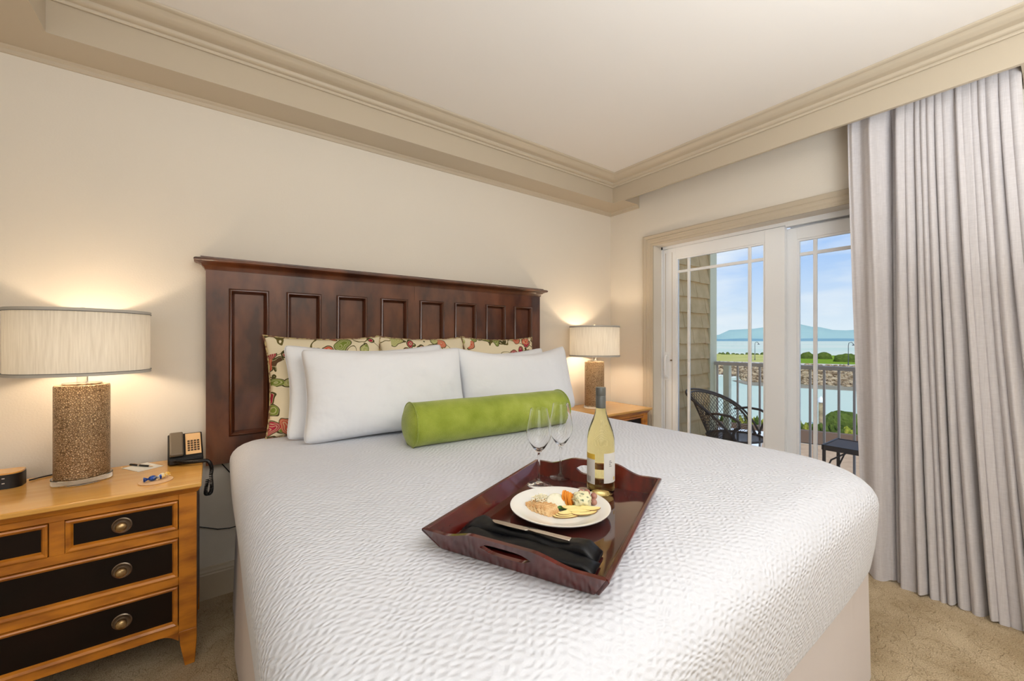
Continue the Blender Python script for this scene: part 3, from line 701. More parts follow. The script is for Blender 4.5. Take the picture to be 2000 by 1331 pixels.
pillow('white_pillow', 'right white pillow of the back pair, only its top edge showing', .87, .444, .11, (1.525, 2.175, BZ), 0, math.radians(14), M['pillow'], 'pillow', gW, None, 5, .03)
pillow('white_pillow', 'large white pillow at front left, partly behind the green bolster', .85, .460, .20, (.745, 2.015, BZ), math.radians(-3), math.radians(15), M['pillow'], 'pillow', gW, None, 6, .02)
pillow('white_pillow', 'large white pillow at front right, nearest the far lamp', .94, .462, .20, (1.600, 2.03, BZ), math.radians(2), math.radians(15), M['pillow'], 'pillow', gW, None, 7, .055)

# bolster
bo = thing('bolster', 'lime green cylindrical bolster lying in front of the white pillows', 'bolster', (1.145, 1.72, .886), math.radians(-3))
RB = .099; L = .43
def bolp(x, f):  # radius modulation
    return RB*f*(1+.018*noise.noise(Vector((x*7, 0, 0))))
prof = [(.001, -L-.028), (.03, -L-.027), (.06, -L-.022), (.085, -L-.010), (.099, -L)]
prof += [(bolp(-L+2*L*i/24, 1), -L+2*L*i/24) for i in range(1, 24)] + [(.099, L), (.085, L+.010), (.06, L+.022), (.03, L+.027), (.001, L+.028)]
MB().lathe(prof, 48, X=rot('Y', PI/2)).build('bolster_body', M['green'], bo, smooth=True, angle=180)
for sgn in (-1, 1):
    MB().tube([(sgn*L, (RB+.001)*math.cos(2*PI*i/48), (RB+.001)*math.sin(2*PI*i/48)) for i in range(48)], .0032, 6, closed=True).build('piping', M['green'], bo, smooth=True, angle=180)

# ---------------------------------------------------------------- nightstands
def nightstand(label, cx, fy):
    n_ = thing('nightstand', label, 'nightstand', (cx, fy, 0), 0, 'matching bedside chests')
    W = .375
    # local: x centre, y=0 front face, +y to the wall
    B(-W-.016, W+.016, -.035, .425, .697, .715).build('top', M['wood_top'], n_, bevel=.004)
    k = MB(); rs = []
    for i_, z_ in ((0, .672), (.004, .676), (.006, .680), (.011, .688), (.013, .697), (0, .697)): rs.append([(-W-i_, .43, z_), (-W-i_, -i_-.002, z_), (W+i_, -i_-.002, z_), (W+i_, .43, z_)])
    vs = [p for r in rs for p in r]; fs = [(i*4+j, i*4+j+1, i*4+5+j, i*4+4+j) for i in range(5) for j in range(3)]
    k.add(vs, fs); k.build('top_moulding', M['wood_honey'], n_)
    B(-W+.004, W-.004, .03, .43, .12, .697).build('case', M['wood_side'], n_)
    for sx in (-1, 1):
        a, b_ = sorted((sx*W, sx*(W-.055)))
        B(a, b_, 0, .045, .14, .697).build('corner_post', M['wood_honey'], n_, bevel=.002)
        # tapered, slightly splayed front foot
        xo = sx*W; xi = sx*(W-.055)
        k = MB(); k.rings([[(xo, 0, .14), (xi, 0, .14), (xi, .045, .14), (xo, .045, .14)], [(xo, 0, .09), (xi+sx*.004, 0, .09), (xi+sx*.004, .045, .09), (xo, .045, .09)], [(xo-sx*.006, .004, 0), (xi+sx*.018, .004, 0), (xi+sx*.018, .038, 0), (xo-sx*.006, .038, 0)]])
        k.build('foot', M['wood_honey'], n_, bevel=.002)
        k = MB(); k.rings([[(xo, .385, .14), (xi, .385, .14), (xi, .43, .14), (xo, .43, .14)], [(xo, .39, 0), (xi+sx*.018, .39, 0), (xi+sx*.018, .425, 0), (xo, .425, 0)]])
        k.build('foot', M['wood_honey'], n_, bevel=.002)
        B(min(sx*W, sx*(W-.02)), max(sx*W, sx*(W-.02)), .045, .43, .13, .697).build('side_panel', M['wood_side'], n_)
        # curved bracket between rail and foot
        k = MB(); pl_ = [(xi, .137), (xi, .105)]+[(xi-sx*.05*(q/6), .105+.03*math.sin(q/6*PI/2)) for q in range(1, 7)]+[(xi-sx*.07, .137)]
        k.rings([[(x, 0.004, z) for x, z in pl_], [(x, .03, z) for x, z in pl_]]); k.build('bracket', M['wood_honey'], n_)
    wi = W-.055
    for z0, z1, nm in ((.650, .697, 'top_rail'), (.505, .536, 'rail'), (.321, .353, 'rail'), (.136, .165, 'bottom_rail')):
        B(-wi, wi, 0.002, .04, z0, z1).build(nm, M['wood_honey'], n_, bevel=.0015, seg=1)
    B(-.018, .018, .002, .04, .536, .650).build('centre_stile', M['wood_honey'], n_)
    def drawer(x0, x1, z0, z1, knobs):
        g = .0025; x0 += g; x1 -= g; z0 += g; z1 -= g
        d = B(x0+.016, x1-.016, .010, .03, z0+.014, z1-.014).build('drawer_front', M['wood_dark'], n_)
        k = MB(); rs = []
        for i_, y_ in ((0, .012), (0, -.004), (.005, -.006), (.012, -.001), (.017, .008), (.017, .012)): rs.append([(x0+i_, y_, z0+i_), (x1-i_, y_, z0+i_), (x1-i_, y_, z1-i_), (x0+i_, y_, z1-i_)])
        k.rings(rs, closed=True); k.build('cock_bead', M['wood_honey'], d)
        for kx in knobs:
            zc = (z0+z1)/2
            X = T(kx, .010, zc) @ rot('X', PI/2)
            kb = MB().lathe([(.001, .0), (.027, .0), (.028, .003), (.025, .0055), (.021, .003), (.014, .004), (.013, .0065), (.009, .006), (.001, .006)], 28, X=X).build('knob_plate', M['pewter'], d, smooth=True, angle=60)
            MB().lathe([(.007, .005), (.006, .012), (.013, .016), (.0165, .021), (.016, .026), (.010, .030), (.001, .0315)], 24, X=X).build('knob', M['brass'], d, smooth=True, angle=60)
    drawer(.018, wi, .536, .650, (.160,)); drawer(-wi, -.018, .536, .650, (-.160,))
    drawer(-wi, wi, .353, .505, (-.160, .160)); drawer(-wi, wi, .165, .321, (-.160, .160))
    return n_
ns = nightstand('honey wood nightstand with black drawer fronts, left of the bed', -.425, 2.025)
n2 = copy_tree(ns); n2.location = (2.515, 2.045, 0); n2['label'] = 'honey wood nightstand in the corner by the glass door, right of the bed'

# ---------------------------------------------------------------- lamps
def table_lamp(label, x, y, watts):
    l = thing('table_lamp', label, 'lamp', (x, y, .716), 0, 'matching bedside lamps')
    B0 = MB().lathe([(.001, 0), (.084, 0), (.086, .002), (.086, .020), (.084, .022), (.001, .022)], 48).build('acrylic_foot', M['acrylic'], l, smooth=True, angle=40)
    MB().lathe([(.001, .0225), (.0775, .0225), (.0785, .026), (.0785, .372), (.076, .376), (.060, .376), (.060, .370), (.001, .370)], 56).build('lamp_body', M['lamp_body'], l, smooth=True, angle=40)
    MB().lathe([(.001, .3705), (.056, .3705), (.056, .384), (.001, .384)], 40).build('acrylic_collar', M['acrylic'], l, smooth=True, angle=40)
    MB().lathe([(.001, .3845), (.016, .3845), (.016, .44), (.001, .44)], 20).build('acrylic_neck', M['acrylic'], l, smooth=True, angle=40)
    MB().lathe([(.001, .44), (.008, .44), (.008, .50), (.001, .50)], 16).build('socket', M['pewter'], l, smooth=True, angle=40)
    zb, zt = .422, .664
    sh = MB().lathe([(.200, zb), (.200, zt)], 72, cap0=False, cap1=False).build('lamp_shade', M['shade'], l, smooth=True)
    for z_, nm in ((zb, 'shade_trim'), (zt, 'shade_trim')):
        sgn = 1 if z_ == zt else -1
        MB().rings([[((r_)*math.cos(2*PI*j/72), (r_)*math.sin(2*PI*j/72), z_+dz*sgn) for j in range(72)] for r_, dz in ((.2012, -.009), (.2028, -.009), (.2028, .003), (.1985, .003), (.1985, -.004), (.2002, -.009))], closed=True).build(nm, M['paper_trim'], sh, smooth=True, angle=40)
        MB().tube([(.2032*math.cos(2*PI*j/72), .2032*math.sin(2*PI*j/72), z_-.0085*sgn) for j in range(72)], .0011, 5, closed=True).build('piping', M['pewter_dark'], sh, smooth=True)
    k = MB()
    for a in (0, 2*PI/3, 4*PI/3): k.tube([(0, 0, zt-.012), (.199*math.cos(a), .199*math.sin(a), zt-.004)], .0016, 5)
    k.tube([(.03*math.cos(2*PI*j/16), 0, .56+.10*math.sin(2*PI*j/16)) for j in range(16)], .0015, 4, closed=True)
    k.build('harp', M['pewter'], l)
    MB().lathe([(.001, zt-.012), (.012, zt-.010), (.014, zt+.006), (.009, zt+.014), (.001, zt+.016)], 14).build('finial', M['acrylic'], l, smooth=True)
    bm_ = mat('lit_bulb', (255, 240, 215), .5, emit=(255, 214, 160), estr=6.0) if 'bulb' not in M else M['bulb']; M['bulb'] = bm_
    MB().sphere((0, 0, .545), .026, 16, 10, sz=1.3).build('bulb', bm_, l, smooth=True)
    pt = light('bulb_light', 'POINT', (0, 0, .52), watts, (1.0, .80, .58), radius=.045); pt.parent = l
    return l
M['paper_trim'] = mat('shade_tape', (196, 190, 180), .8)
M['pewter_dark'] = mat('grey_piping', (84, 86, 92), .6)
table_lamp('table lamp with a linen drum shade, on the left nightstand', -.412, 2.293, 7.5)
table_lamp('table lamp with a linen drum shade, on the nightstand by the door', 2.515, 2.285, 10.0)

# ---------------------------------------------------------------- curtain
def curtain():
    c_ = thing('curtain', 'floor-length pale grey linen curtain drawn across the right of the glass door', 'curtain', (2.85, .35, .02))
    nu, nv = 700, 56
    H0, H1 = .0, 2.50
    def fn(u, v):
        z = H0+(H1-H0)*v; tt = v
        # y along rail (far -> near); the first third is two loose folds, the rest is tightly stacked pleats
        bl = (1-tt)**1.3
        A_, B_, C_ = .722*(1-bl)+.655*bl, .545*(1-bl)+.520*bl, .128*(1-bl)-.045*bl
        US = .22
        if u < US:
            q = u/US; y = A_+(B_-A_)*q
            lo = noise.noise(Vector((q*2.2, v*1.6, 11)))
            x = .020*math.sin(q*2*PI*1.15+.6+1.5*(1-v)*q)-.006
            x += .018*math.exp(-((q-.30-.12*(1-v))/.10)**2)*v - .020*math.exp(-((q-.12)/.07)**2)*v**2
            x -= .022*math.exp(-((q-.62-.05*math.sin(v*4))/.09)**2)*(.4+.6*v)
            x += .014*lo+.075*max(0, (q-.86)/.14)**2
        else:
            q = (u-US)/(1-US); n_ = 15.0
            qq = q+.018*math.sin(q*17+1.0)+.010*math.sin(q*41+v*.8)+.012*noise.noise(Vector((q*9, v*1.1, 3)))*(1.4-v)
            y = B_+(C_-B_)*q
            ph = qq*2*PI*n_-1.2
            s_ = math.sin(ph)+.28*math.sin(2*ph+3*noise.noise(Vector((q*7, 0, 5)))); s_ = math.copysign(abs(s_)**.8, s_)
            amp = (.023+.020*noise.noise(Vector((q*8, v*.9, 4))))*(.72+.7*bl)
            x = -amp*s_+.012*math.sin(q*5+v)*(1-v)+.006*noise.noise(Vector((q*30, v*5, 8)))
            y += .010*math.cos(ph)
            if q < .04: x += .075*(1-q/.04)
        if v > .95: x *= .45+.55*(1-v)/.05
        z += (.010*math.sin(u*40) if v < .001 else 0)
        return (x, y-.35, z-.02)
    k = MB(); k.grid(fn, nu, nv); k.build('curtain_panel', M['curtain'], c_, smooth=True, angle=180)
    k = MB().tube([(0, -.30, 2.498), (0, .40, 2.498)], .008, 8); k.build('curtain_track', M['white_frame'], c_)
curtain()

# ---------------------------------------------------------------- tray and its contents
TRZ = BZ+.004
ta = math.radians(25.3)
TC = Vector((.744, .797, TRZ))
TXM = T(*TC) @ rot('Z', ta)           # local x: long side (.60), local y: short side (.41)
def tl(x, y, z=0): return tuple(TXM @ Vector((x, y, z)))
tray = thing('serving_tray', 'glossy mahogany serving tray with wavy handle ends, lying on the bed', 'tray', tuple(TC), ta)
LX, LY = .264, .178
B(-LX-.004, LX+.004, -LY-.004, LY+.004, 0, .010).build('tray_floor', M['lacquer_floor'], tray, bevel=.002)
for sgn in (-1, 1):
    def sidep(q, top): return [(q*(LX+.006), sgn*(LY-.004), .0), (q*(LX+.034), sgn*(LY+.024), top), (q*(LX+.040), sgn*(LY+.034), top+.001), (q*(LX+.040), sgn*(LY+.035), top-.005), (q*(LX+.010), sgn*(LY+.008), .0)]
    k = MB(); k.rings([sidep(-1, .050), sidep(1, .050)]); k.build('side_rail', M['lacquer'], tray, bevel=.002)
def endwall(sgn):
    k = MB(); n_ = 48; W_ = LY+.036
    def top(s_):
        a = abs(s_)
        if a > .80: return .050
        if a > .34: q = (.80-a)/.46; return .050+.022*(q*q*(3-2*q))-.004*math.sin(PI*q)
        return .072
    def hole(s_):
        a = abs(s_)/.26
        return .013*math.sqrt(max(0, 1-a**4)) if a < 1 else 0
    def P_(s_, z, off):
        lean = .030*(z/.05) if z < .05 else .030+.012*(z-.05)/.02
        y = s_*(LY-.001+.030*min(1, z/.05))
        return (sgn*(LX+lean+off), y, z)
    zc = .044
    for off in (0.0, .011):
        pass
    ss = [-1+2*i/n_ for i in range(n_+1)]
    fr_lo = [[P_(s_, 0, o_) for s_ in ss] for o_ in (0, .011)]
    fr_h0 = [[P_(s_, zc-hole(s_), o_) for s_ in ss] for o_ in (0, .011)]
    fr_h1 = [[P_(s_, zc+hole(s_), o_) for s_ in ss] for o_ in (0, .011)]
    fr_hi = [[P_(s_, top(s_), o_) for s_ in ss] for o_ in (0, .011)]
    vs = []; idx = {}
    def V(p):
        kk = tuple(round(c_, 6) for c_ in p)
        if kk not in idx: idx[kk] = len(vs); vs.append(p)
        return idx[kk]
    fs = []
    for i in range(n_):
        for o_ in (0, 1):
            for A_, B_ in ((fr_lo, fr_h0), (fr_h1, fr_hi)):
                fs.append((V(A_[o_][i]), V(A_[o_][i+1]), V(B_[o_][i+1]), V(B_[o_][i])))
        for A_ in (fr_lo, fr_hi): fs.append((V(A_[0][i]), V(A_[0][i+1]), V(A_[1][i+1]), V(A_[1][i])))
        if hole(ss[i]) > 1e-5 or hole(ss[i+1]) > 1e-5:
            for A_ in (fr_h0, fr_h1): fs.append((V(A_[0][i]), V(A_[0][i+1]), V(A_[1][i+1]), V(A_[1][i])))
    for i in (0, n_):
        for A_, B_ in ((fr_lo, fr_h0), (fr_h1, fr_hi)): fs.append((V(A_[0][i]), V(A_[1][i]), V(B_[1][i]), V(B_[0][i])))
    fs2 = []
    for f in fs:
        g = []
        for q in f:
            if q not in g: g.append(q)
        if len(g) > 2: fs2.append(tuple(g))
    k.add(vs, fs2); k.build('handle_end', M['lacquer'], tray, smooth=True, angle=40)
endwall(-1); endwall(1)
FZ = TRZ+.0105
# bottle
bt = thing('wine_bottle', 'bottle of white wine with a grey screw cap, on the tray', 'bottle', (.955, .842, FZ))
m = mat('wine_in_glass', (255, 237, 166), .0, trans=1.0, ior=1.33); M['wine'] = m
bprof = [(.001, .010), (.015, .008), (.028, .0), (.036, .0), (.0405, .006), (.0415, .02), (.0415, .150), (.0405, .168), (.036, .190), (.028, .214), (.0195, .236), (.0150, .254), (.0140, .268), (.0138, .312), (.001, .312)]
MB().lathe(bprof, 56).build('bottle_body', M['wine'], bt, smooth=True, angle=60)
M['cap'] = mat('grey_capsule', (104, 106, 104), .35, metal=.4)
cpr = [(.0141, .257), (.0150, .258), (.0152, .290), (.0146, .2915), (.0152, .293), (.0146, .2945), (.0152, .296), (.0153, .318), (.0145, .320), (.001, .320)]
MB().lathe(cpr, 32, cap0=False).build('screw_cap', M['cap'], bt, smooth=True, angle=40)
M['label'] = mat('bottle_label', (214, 212, 208), .6); M['label2'] = mat('gold_label_band', (214, 176, 60), .5); M['ink'] = mat('label_ink', (120, 116, 116), .6)
def patch(name, a0, a1, z0, z1, r, m_, par):
    k = MB(); n_ = 16
    k.grid(lambda u, v: (r*math.cos(a0+(a1-a0)*u), r*math.sin(a0+(a1-a0)*u), z0+(z1-z0)*v), n_, 2)
    return k.build(name, m_, par, smooth=True)
# camera-side direction of the bottle
ca = math.atan2(-.842, -.955)
pf = patch('front_label', ca+.22, ca+1.45, .040, .128, .0420, M['label'], bt)
for z_, a0_, a1_ in ((.104, .62, .80), (.099, .62, .88), (.094, .62, .76), (.089, .62, .84)): patch('printed_line', ca+a0_, ca+a1_, z_, z_+.002, .0422, M['ink'], pf)
patch('printed_emblem', ca+1.05, ca+1.22, .046, .056, .0422, M['label2'], pf)
pb = patch('back_label', ca-1.35, ca-.42, .034, .108, .0420, M['label'], bt)
patch('gold_band', ca-1.35, ca-.42, .108, .124, .0420, M['label2'], pb)
for q in range(6): patch('printed_bar', ca-1.15+q*.07, ca-1.12+q*.07, .040, .056, .0422, M['ink'], pb)
# glasses
def wineglass(x, y, label, h=.245):
    g = thing('wine_glass', label, 'glass', (x, y, FZ), 0, 'empty wine glasses on the tray')
    s_ = h/.245
    MB().lathe([(.001, .0), (.036, .0), (.037, .0015), (.030, .004), (.012, .008), (.005, .014), (.0035, .022), (.0032, .090), (.0045, .100), (.001, .104)], 40).build('stem', M['glass'], g, smooth=True, angle=70)
    outp = [(.001, .1045), (.008, .106), (.020, .120), (.034, .142), (.0405, .160), (.0405, .175), (.037, .200), (.031, .225), (.0265, h)]
    inp = [(r_-.0011, z_+.0012) for r_, z_ in outp[1:-1]]; inp = [(.001, .112)]+inp[1:]+[(.0256, h)]
    MB().lathe(outp+inp[::-1], 48, cap0=False, cap1=False).build('bowl', M['glass'], g, smooth=True, angle=70)
wineglass(.842, 1.000, 'empty wine glass nearest the plate, left of the pair')
wineglass(.948, 1.012, 'empty wine glass beside the bottle, right of the pair', .250)
# plate
PC = (.752, .806, FZ)
pt = tag(MB().lathe([(.001, .002), (.070, .002), (.074, .0), (.080, .001), (.110, .010), (.133, .020), (.1335, .0225), (.130, .0225), (.108, .0135), (.080, .0055), (.074, .005), (.001, .005)], 64).build('plate', M['china'], smooth=True, angle=60), 'round white plate of cheese and fruit on the tray', 'plate'); pt.location = PC
PZ = FZ+.0055
def onp(dx, dy, dz=0):  # plate-local: dx along camera right, dy away from camera
    r_ = Vector((.806, -.592, 0)); f_ = Vector((.592, .806, 0)); return tuple(Vector((PC[0], PC[1], PZ+dz))+r_*dx+f_*dy)
VR = -math.atan2(585, 796)
# waffle crackers
M['cracker'] = mat('toasted_cracker', (236, 204, 152), .8, var=(206, 150, 92), vscale=50)
def cracker_mb():
    k = MB(); n_ = 28
    def ed(i):
        a = 2*PI*i/n_; sq = 1/max(abs(math.cos(a)), abs(math.sin(a))); r_ = .0185*min(sq, 1.25)*(1+.05*(-1)**i); return (r_*math.cos(a), r_*math.sin(a))
    k.rings([[(*ed(i), 0) for i in range(n_)], [(*ed(i), .0028) for i in range(n_)]])
    for i in range(-3, 4): k.box(-.016, .016, i*.0048-.0009, i*.0048+.0009, .0026, .0038); k.box(i*.0048-.0009, i*.0048+.0009, -.016, .016, .0026, .0038)
    return k
crk = cracker_mb().build('waffle_cracker', M['cracker'])
crs = [(-.062, .012, .004, .5, .35), (-.052, .003, .006, .4, .4), (-.043, -.006, .007, .6, .42), (-.033, -.013, .008, .45, .45), (-.070, .022, .004, .7, .3), (-.040, .014, .010, .3, .3), (-.024, -.020, .007, .5, .5)]
cl_ = ['fourth', 'x']
names = ['waffle cracker at the left of the pile, second from the rim', 'waffle cracker in the middle of the pile', 'waffle cracker in the front of the pile, left part', 'waffle cracker lapped third from the front right', 'waffle cracker nearest the left rim of the plate', 'waffle cracker on top of the pile under the shredded cheese', 'waffle cracker lapped at the front right of the pile']
for i, (dx, dy, dz, a, tilt) in enumerate(crs):
    o = crk if i == 0 else crk.copy()
    if i: COL.objects.link(o)
    o.matrix_world = T(*onp(dx, dy, dz)) @ rot('Z', VR+a*.6) @ rot('X', tilt) @ rot('Y', -.15)
    tag(o, names[i], 'cracker', 'waffle crackers on the plate')
# shredded cheese
k = MB(); rc = random.Random(5)
for i in range(90):
    a = rc.uniform(0, 2*PI); r_ = rc.uniform(0, .022); d = rc.uniform(0, PI); L_ = rc.uniform(.008, .016)
    c_ = Vector((r_*math.cos(a)*1.2, r_*math.sin(a), .003+.014*(1-r_/.024)*rc.random()+.004)); dv = Vector((math.cos(d), math.sin(d), rc.uniform(-.3, .5)))*L_/2
    k.tube([tuple(c_-dv), tuple(c_+Vector((0, 0, .002))), tuple(c_+dv)], .0009, 4)
o = k.build('shredded_cheese', mat('pale_cheese', (250, 240, 208), .6)); o.location = onp(-.050, .035, .010); stuff(tag(o, 'mound of pale shredded cheese on the waffle crackers', 'cheese'))
# soft cheese round
M['goat'] = mat('soft_cheese', (236, 230, 206), .6, var=(206, 206, 170), vscale=70, vramp=(.5, .75), bump=(60, .002, (1, 1, 1)))
o = MB().lathe([(.001, 0), (.024, 0), (.0275, .004), (.028, .018), (.024, .023), (.001, .0245)], 32).build('cheese_round', M['goat'], smooth=True, angle=60)
o.matrix_world = T(*onp(-.008, .024, .006)) @ rot('Z', VR) @ rot('X', .75) @ rot('Y', .1) @ Matrix.Diagonal((1.05, 1.0, .62, 1)); tag(o, 'small round of soft white cheese with herb flecks at the plate middle', 'cheese')
# leaf
k = MB(); k.grid(lambda u, v: ((u-.5)*.075, (v-.5)*.040*math.sin(PI*u), .004*math.sin(u*9)+.003*math.cos(v*8)), 20, 8)
o = k.build('green_leaf', mat('herb_leaf', (64, 112, 36), .5), smooth=True, solid=.0008, angle=180); o.matrix_world = T(*onp(.022, -.002, .007)) @ rot('Z', VR+.35); tag(o, 'green garnish leaf under the soft cheese', 'leaf')
# orange slices standing
M['orange'] = mat('orange_fruit', (240, 140, 40), .4, var=(250, 176, 78), vscale=25)
k = MB(); n_ = 20
pr = [(.021*math.cos(PI*i/n_), .026*math.sin(PI*i/n_)) for i in range(n_+1)]
k.rings([[(x, 0, z) for x, z in pr], [(x*.97, .003, z*.97) for x, z in pr], [(x, .006, z) for x, z in pr]])
osl = k.build('fruit_slice', M['orange'], smooth=True, angle=50)
for i, nm in enumerate(('leftmost orange fruit slice standing on edge behind the cheese round', 'middle orange fruit slice standing on edge', 'rightmost orange fruit slice, leaning toward the blue cheese')):
    o = osl if i == 0 else osl.copy()
    if i: COL.objects.link(o)
    o.matrix_world = T(*onp(.024+i*.009, .030-i*.007, .004)) @ rot('Z', VR+1.0) @ rot('X', -.18-.10*i) @ Matrix.Diagonal((.85, 1, 1.5, 1)); tag(o, nm, 'fruit slice', 'orange fruit slices on the plate')
# blue cheese
def lump(name, m_, r_, seed, sx=1, sy=1, sz=1, rough=.25, sg=20, rg=14):
    vs = []; fs = []
    for i in range(rg+1):
        th = PI*i/rg
        for j in range(sg):
            ph = 2*PI*j/sg; d = Vector((math.sin(th)*math.cos(ph), math.sin(th)*math.sin(ph), math.cos(th)))
            f = 1+rough*noise.noise(d*2.5+Vector((seed*5.0, 0, 0)))*2; vs.append((d.x*r_*sx*f, d.y*r_*sy*f, d.z*r_*sz*f))
    for i in range(rg):
        for j in range(sg): fs.append((i*sg+j, i*sg+(j+1) % sg, (i+1)*sg+(j+1) % sg, (i+1)*sg+j))
    return MB().add(vs, fs).build(name, m_, smooth=True, angle=180)
M['blue'] = mat('blue_cheese', (232, 224, 184), .7, var=(92, 110, 84), vscale=85, vramp=(.54, .66), bump=(70, .004, (1, 1, 1)))
o = lump('blue_cheese', M['blue'], .024, 2, 1.1, .9, .9, .2, 26, 18); o.location = onp(.062, .014, .022); tag(o, 'crumbly chunk of blue cheese beside the grapes', 'cheese')
M['grape'] = mat('red_grape', (150, 98, 88), .35, var=(186, 140, 118), vscale=40, subsurf=.1)
gp = lump('grape', M['grape'], .0095, 4, 1, 1, 1, .03, 14, 10)
gps = [(.052, .050, .016), (.076, .052, .016), (.092, .046, .010), (.068, .064, .024), (.084, .060, .026), (.096, .026, .012), (.044, .038, .022), (.100, .044, .022)]
for i, p_ in enumerate(gps):
    o = gp if i == 0 else gp.copy()
    if i: COL.objects.link(o)
    o.location = onp(*p_); tag(o, 'dusky red grape in the bunch behind the blue cheese', 'grape', 'red grapes on the plate')
# apple slices
M['apple'] = mat('apple_flesh', (244, 226, 158), .45, var=(236, 210, 130), vscale=30); M['peel'] = mat('apple_peel', (120, 70, 40), .4)
k = MB(); n_ = 18
up_ = [(.034*math.cos(PI*i/n_), .017*math.sin(PI*i/n_)) for i in range(n_+1)]
lo_ = [(.034*math.cos(PI-PI*i/n_), -.003*math.sin(PI*i/n_)) for i in range(1, n_)]
k.rings([[(x, y, 0) for x, y in up_+lo_], [(x, y, .0035) for x, y in up_+lo_]])
ap = k.build('apple_slice', M['apple'], smooth=True, angle=50)
k = MB(); k.tube([(x*1.005, y*1.01, .00175) for x, y in up_], .0010, 6); k.build('peel', M['peel'], ap, smooth=True)
asl = [(.012, -.036, .002, 3.3, .15), (.018, -.030, .005, 3.45, .2), (.022, -.023, .008, 3.6, .25), (.050, -.018, .009, 3.25, .2), (.060, -.026, .006, 3.35, .2), (.040, -.006, .012, 3.15, .3), (.070, -.010, .012, 3.0, .25)]
an = ['apple slice nearest the front rim of the plate', 'apple slice lapped second from the front rim', 'apple slice lapped third from the front rim', 'apple slice in the middle of the right fan', 'apple slice at the front of the right fan', 'apple slice lying against the garnish leaf', 'apple slice furthest right, by the blue cheese']
for i, (dx, dy, dz, a, tl_) in enumerate(asl):
    o = ap if i == 0 else copy_tree(ap)
    o.matrix_world = T(*onp(dx, dy, dz)) @ rot('Z', VR+a) @ rot('X', -tl_) @ Matrix.Diagonal((1.05, .8, 1, 1)); tag(o, an[i], 'apple slice', 'apple slices on the plate')
# folded black napkin
npk = thing('napkin', 'folded black satin napkin lying along the front end of the tray', 'napkin', tl(-.195, 0, .0115), ta)
def fold(y0, y1, xc, wid, hgt, seed, name, zoff=0):
    k = MB(); rs = []; n_ = 26; sg = 20
    for i in range(n_+1):
        f = i/n_; y = y0+(y1-y0)*f; e_ = min(1, min(f, 1-f)*9+.35)
        w_ = wid*(1+.22*noise.noise(Vector((f*4, seed, 0)))+(.25 if f < .12 else 0)); h_ = hgt*e_*(1+.3*noise.noise(Vector((f*5, seed, 3))))
        xo = xc+.006*noise.noise(Vector((f*3, seed, 7)))
        ring = []
        for j in range(sg):
            a = 2*PI*j/sg; cx_, cz_ = math.cos(a), math.sin(a)
            x = xo+w_*math.copysign(abs(cx_)**.8, cx_); z = max(0, h_*(.5+.5*math.copysign(abs(cz_)**.7, cz_)))+zoff
            z += .003*noise.noise(Vector((x*60, y*9, seed)))*(1 if cz_ > 0 else 0)
            ring.append((x, y, z))
        rs.append(ring)
    k.rings(rs); return k.build(name, M['satin'], npk, smooth=True, angle=180)
fold(.172, -.158, .022, .026, .026, 1, 'upper_fold')
fold(.166, -.165, -.022, .026, .018, 2, 'lower_fold')
# butter knife
kn = thing('butter_knife', 'silver butter knife lying on the black napkin', 'knife', tl(-.180, .004, .041), ta+PI/2)
k = MB(); rs = []
for x, w_ in ((-.100, .006), (-.097, .0075), (-.02, .0065), (-.006, .0045), (.0, .004)): rs.append([(x, -w_, 0), (x, w_, 0), (x, w_, .004), (x, -w_, .004)])
k.rings(rs); k.build('handle', M['steel'], kn, bevel=.001)
k = MB(); rs = []
for x, w_, o2 in ((.0005, .004, 0), (.006, .0075, .001), (.05, .0085, .001), (.085, .0075, .0), (.095, .004, -.002), (.098, .001, -.003)): rs.append([(x, -w_+o2, .001), (x, w_+o2, .001), (x, w_+o2, .003), (x, -w_+o2, .003)])
k.rings(rs); k.build('blade', M['steel'], kn, bevel=.0006)

# ---------------------------------------------------------------- things on the left nightstand
TZ = .7155
ph = thing('telephone', 'dark desk telephone with a tan keypad, at the right end of the left nightstand', 'telephone', (-.10, 2.385, TZ), math.radians(4))
# wedge body, face tilted toward the bed
k = MB(); k.rings([[(x, -.070, .004), (x, .055, .004), (x, .060, .105), (x, .045, .118), (x, -.066, .034), (x, -.074, .022)] for x in (-.062, .062)])
k.build('phone_body', M['plastic_black'], ph, bevel=.004)
fa = math.atan2(.084, .111)
FM = T(0, -.066, .0345) @ rot('X', fa)
B(.0, .056, .006, .130, .001, .004, FM).build('faceplate', M['key_face'], ph, bevel=.001)
for i in range(4):
    for j in range(5): B(.007+i*.0115, .0155+i*.0115, .024+j*.0135, .032+j*.0135, .0041, .0062, FM).build('key', M['key'], ph)
B(-.056, -.008, .000, .134, .002, .020, FM).build('handset', M['plastic_grey'], ph, bevel=.006, seg=3)
B(-.058, .058, -.078, -.066, .006, .026).build('phone_front_lip', M['plastic_black'], ph, bevel=.003)
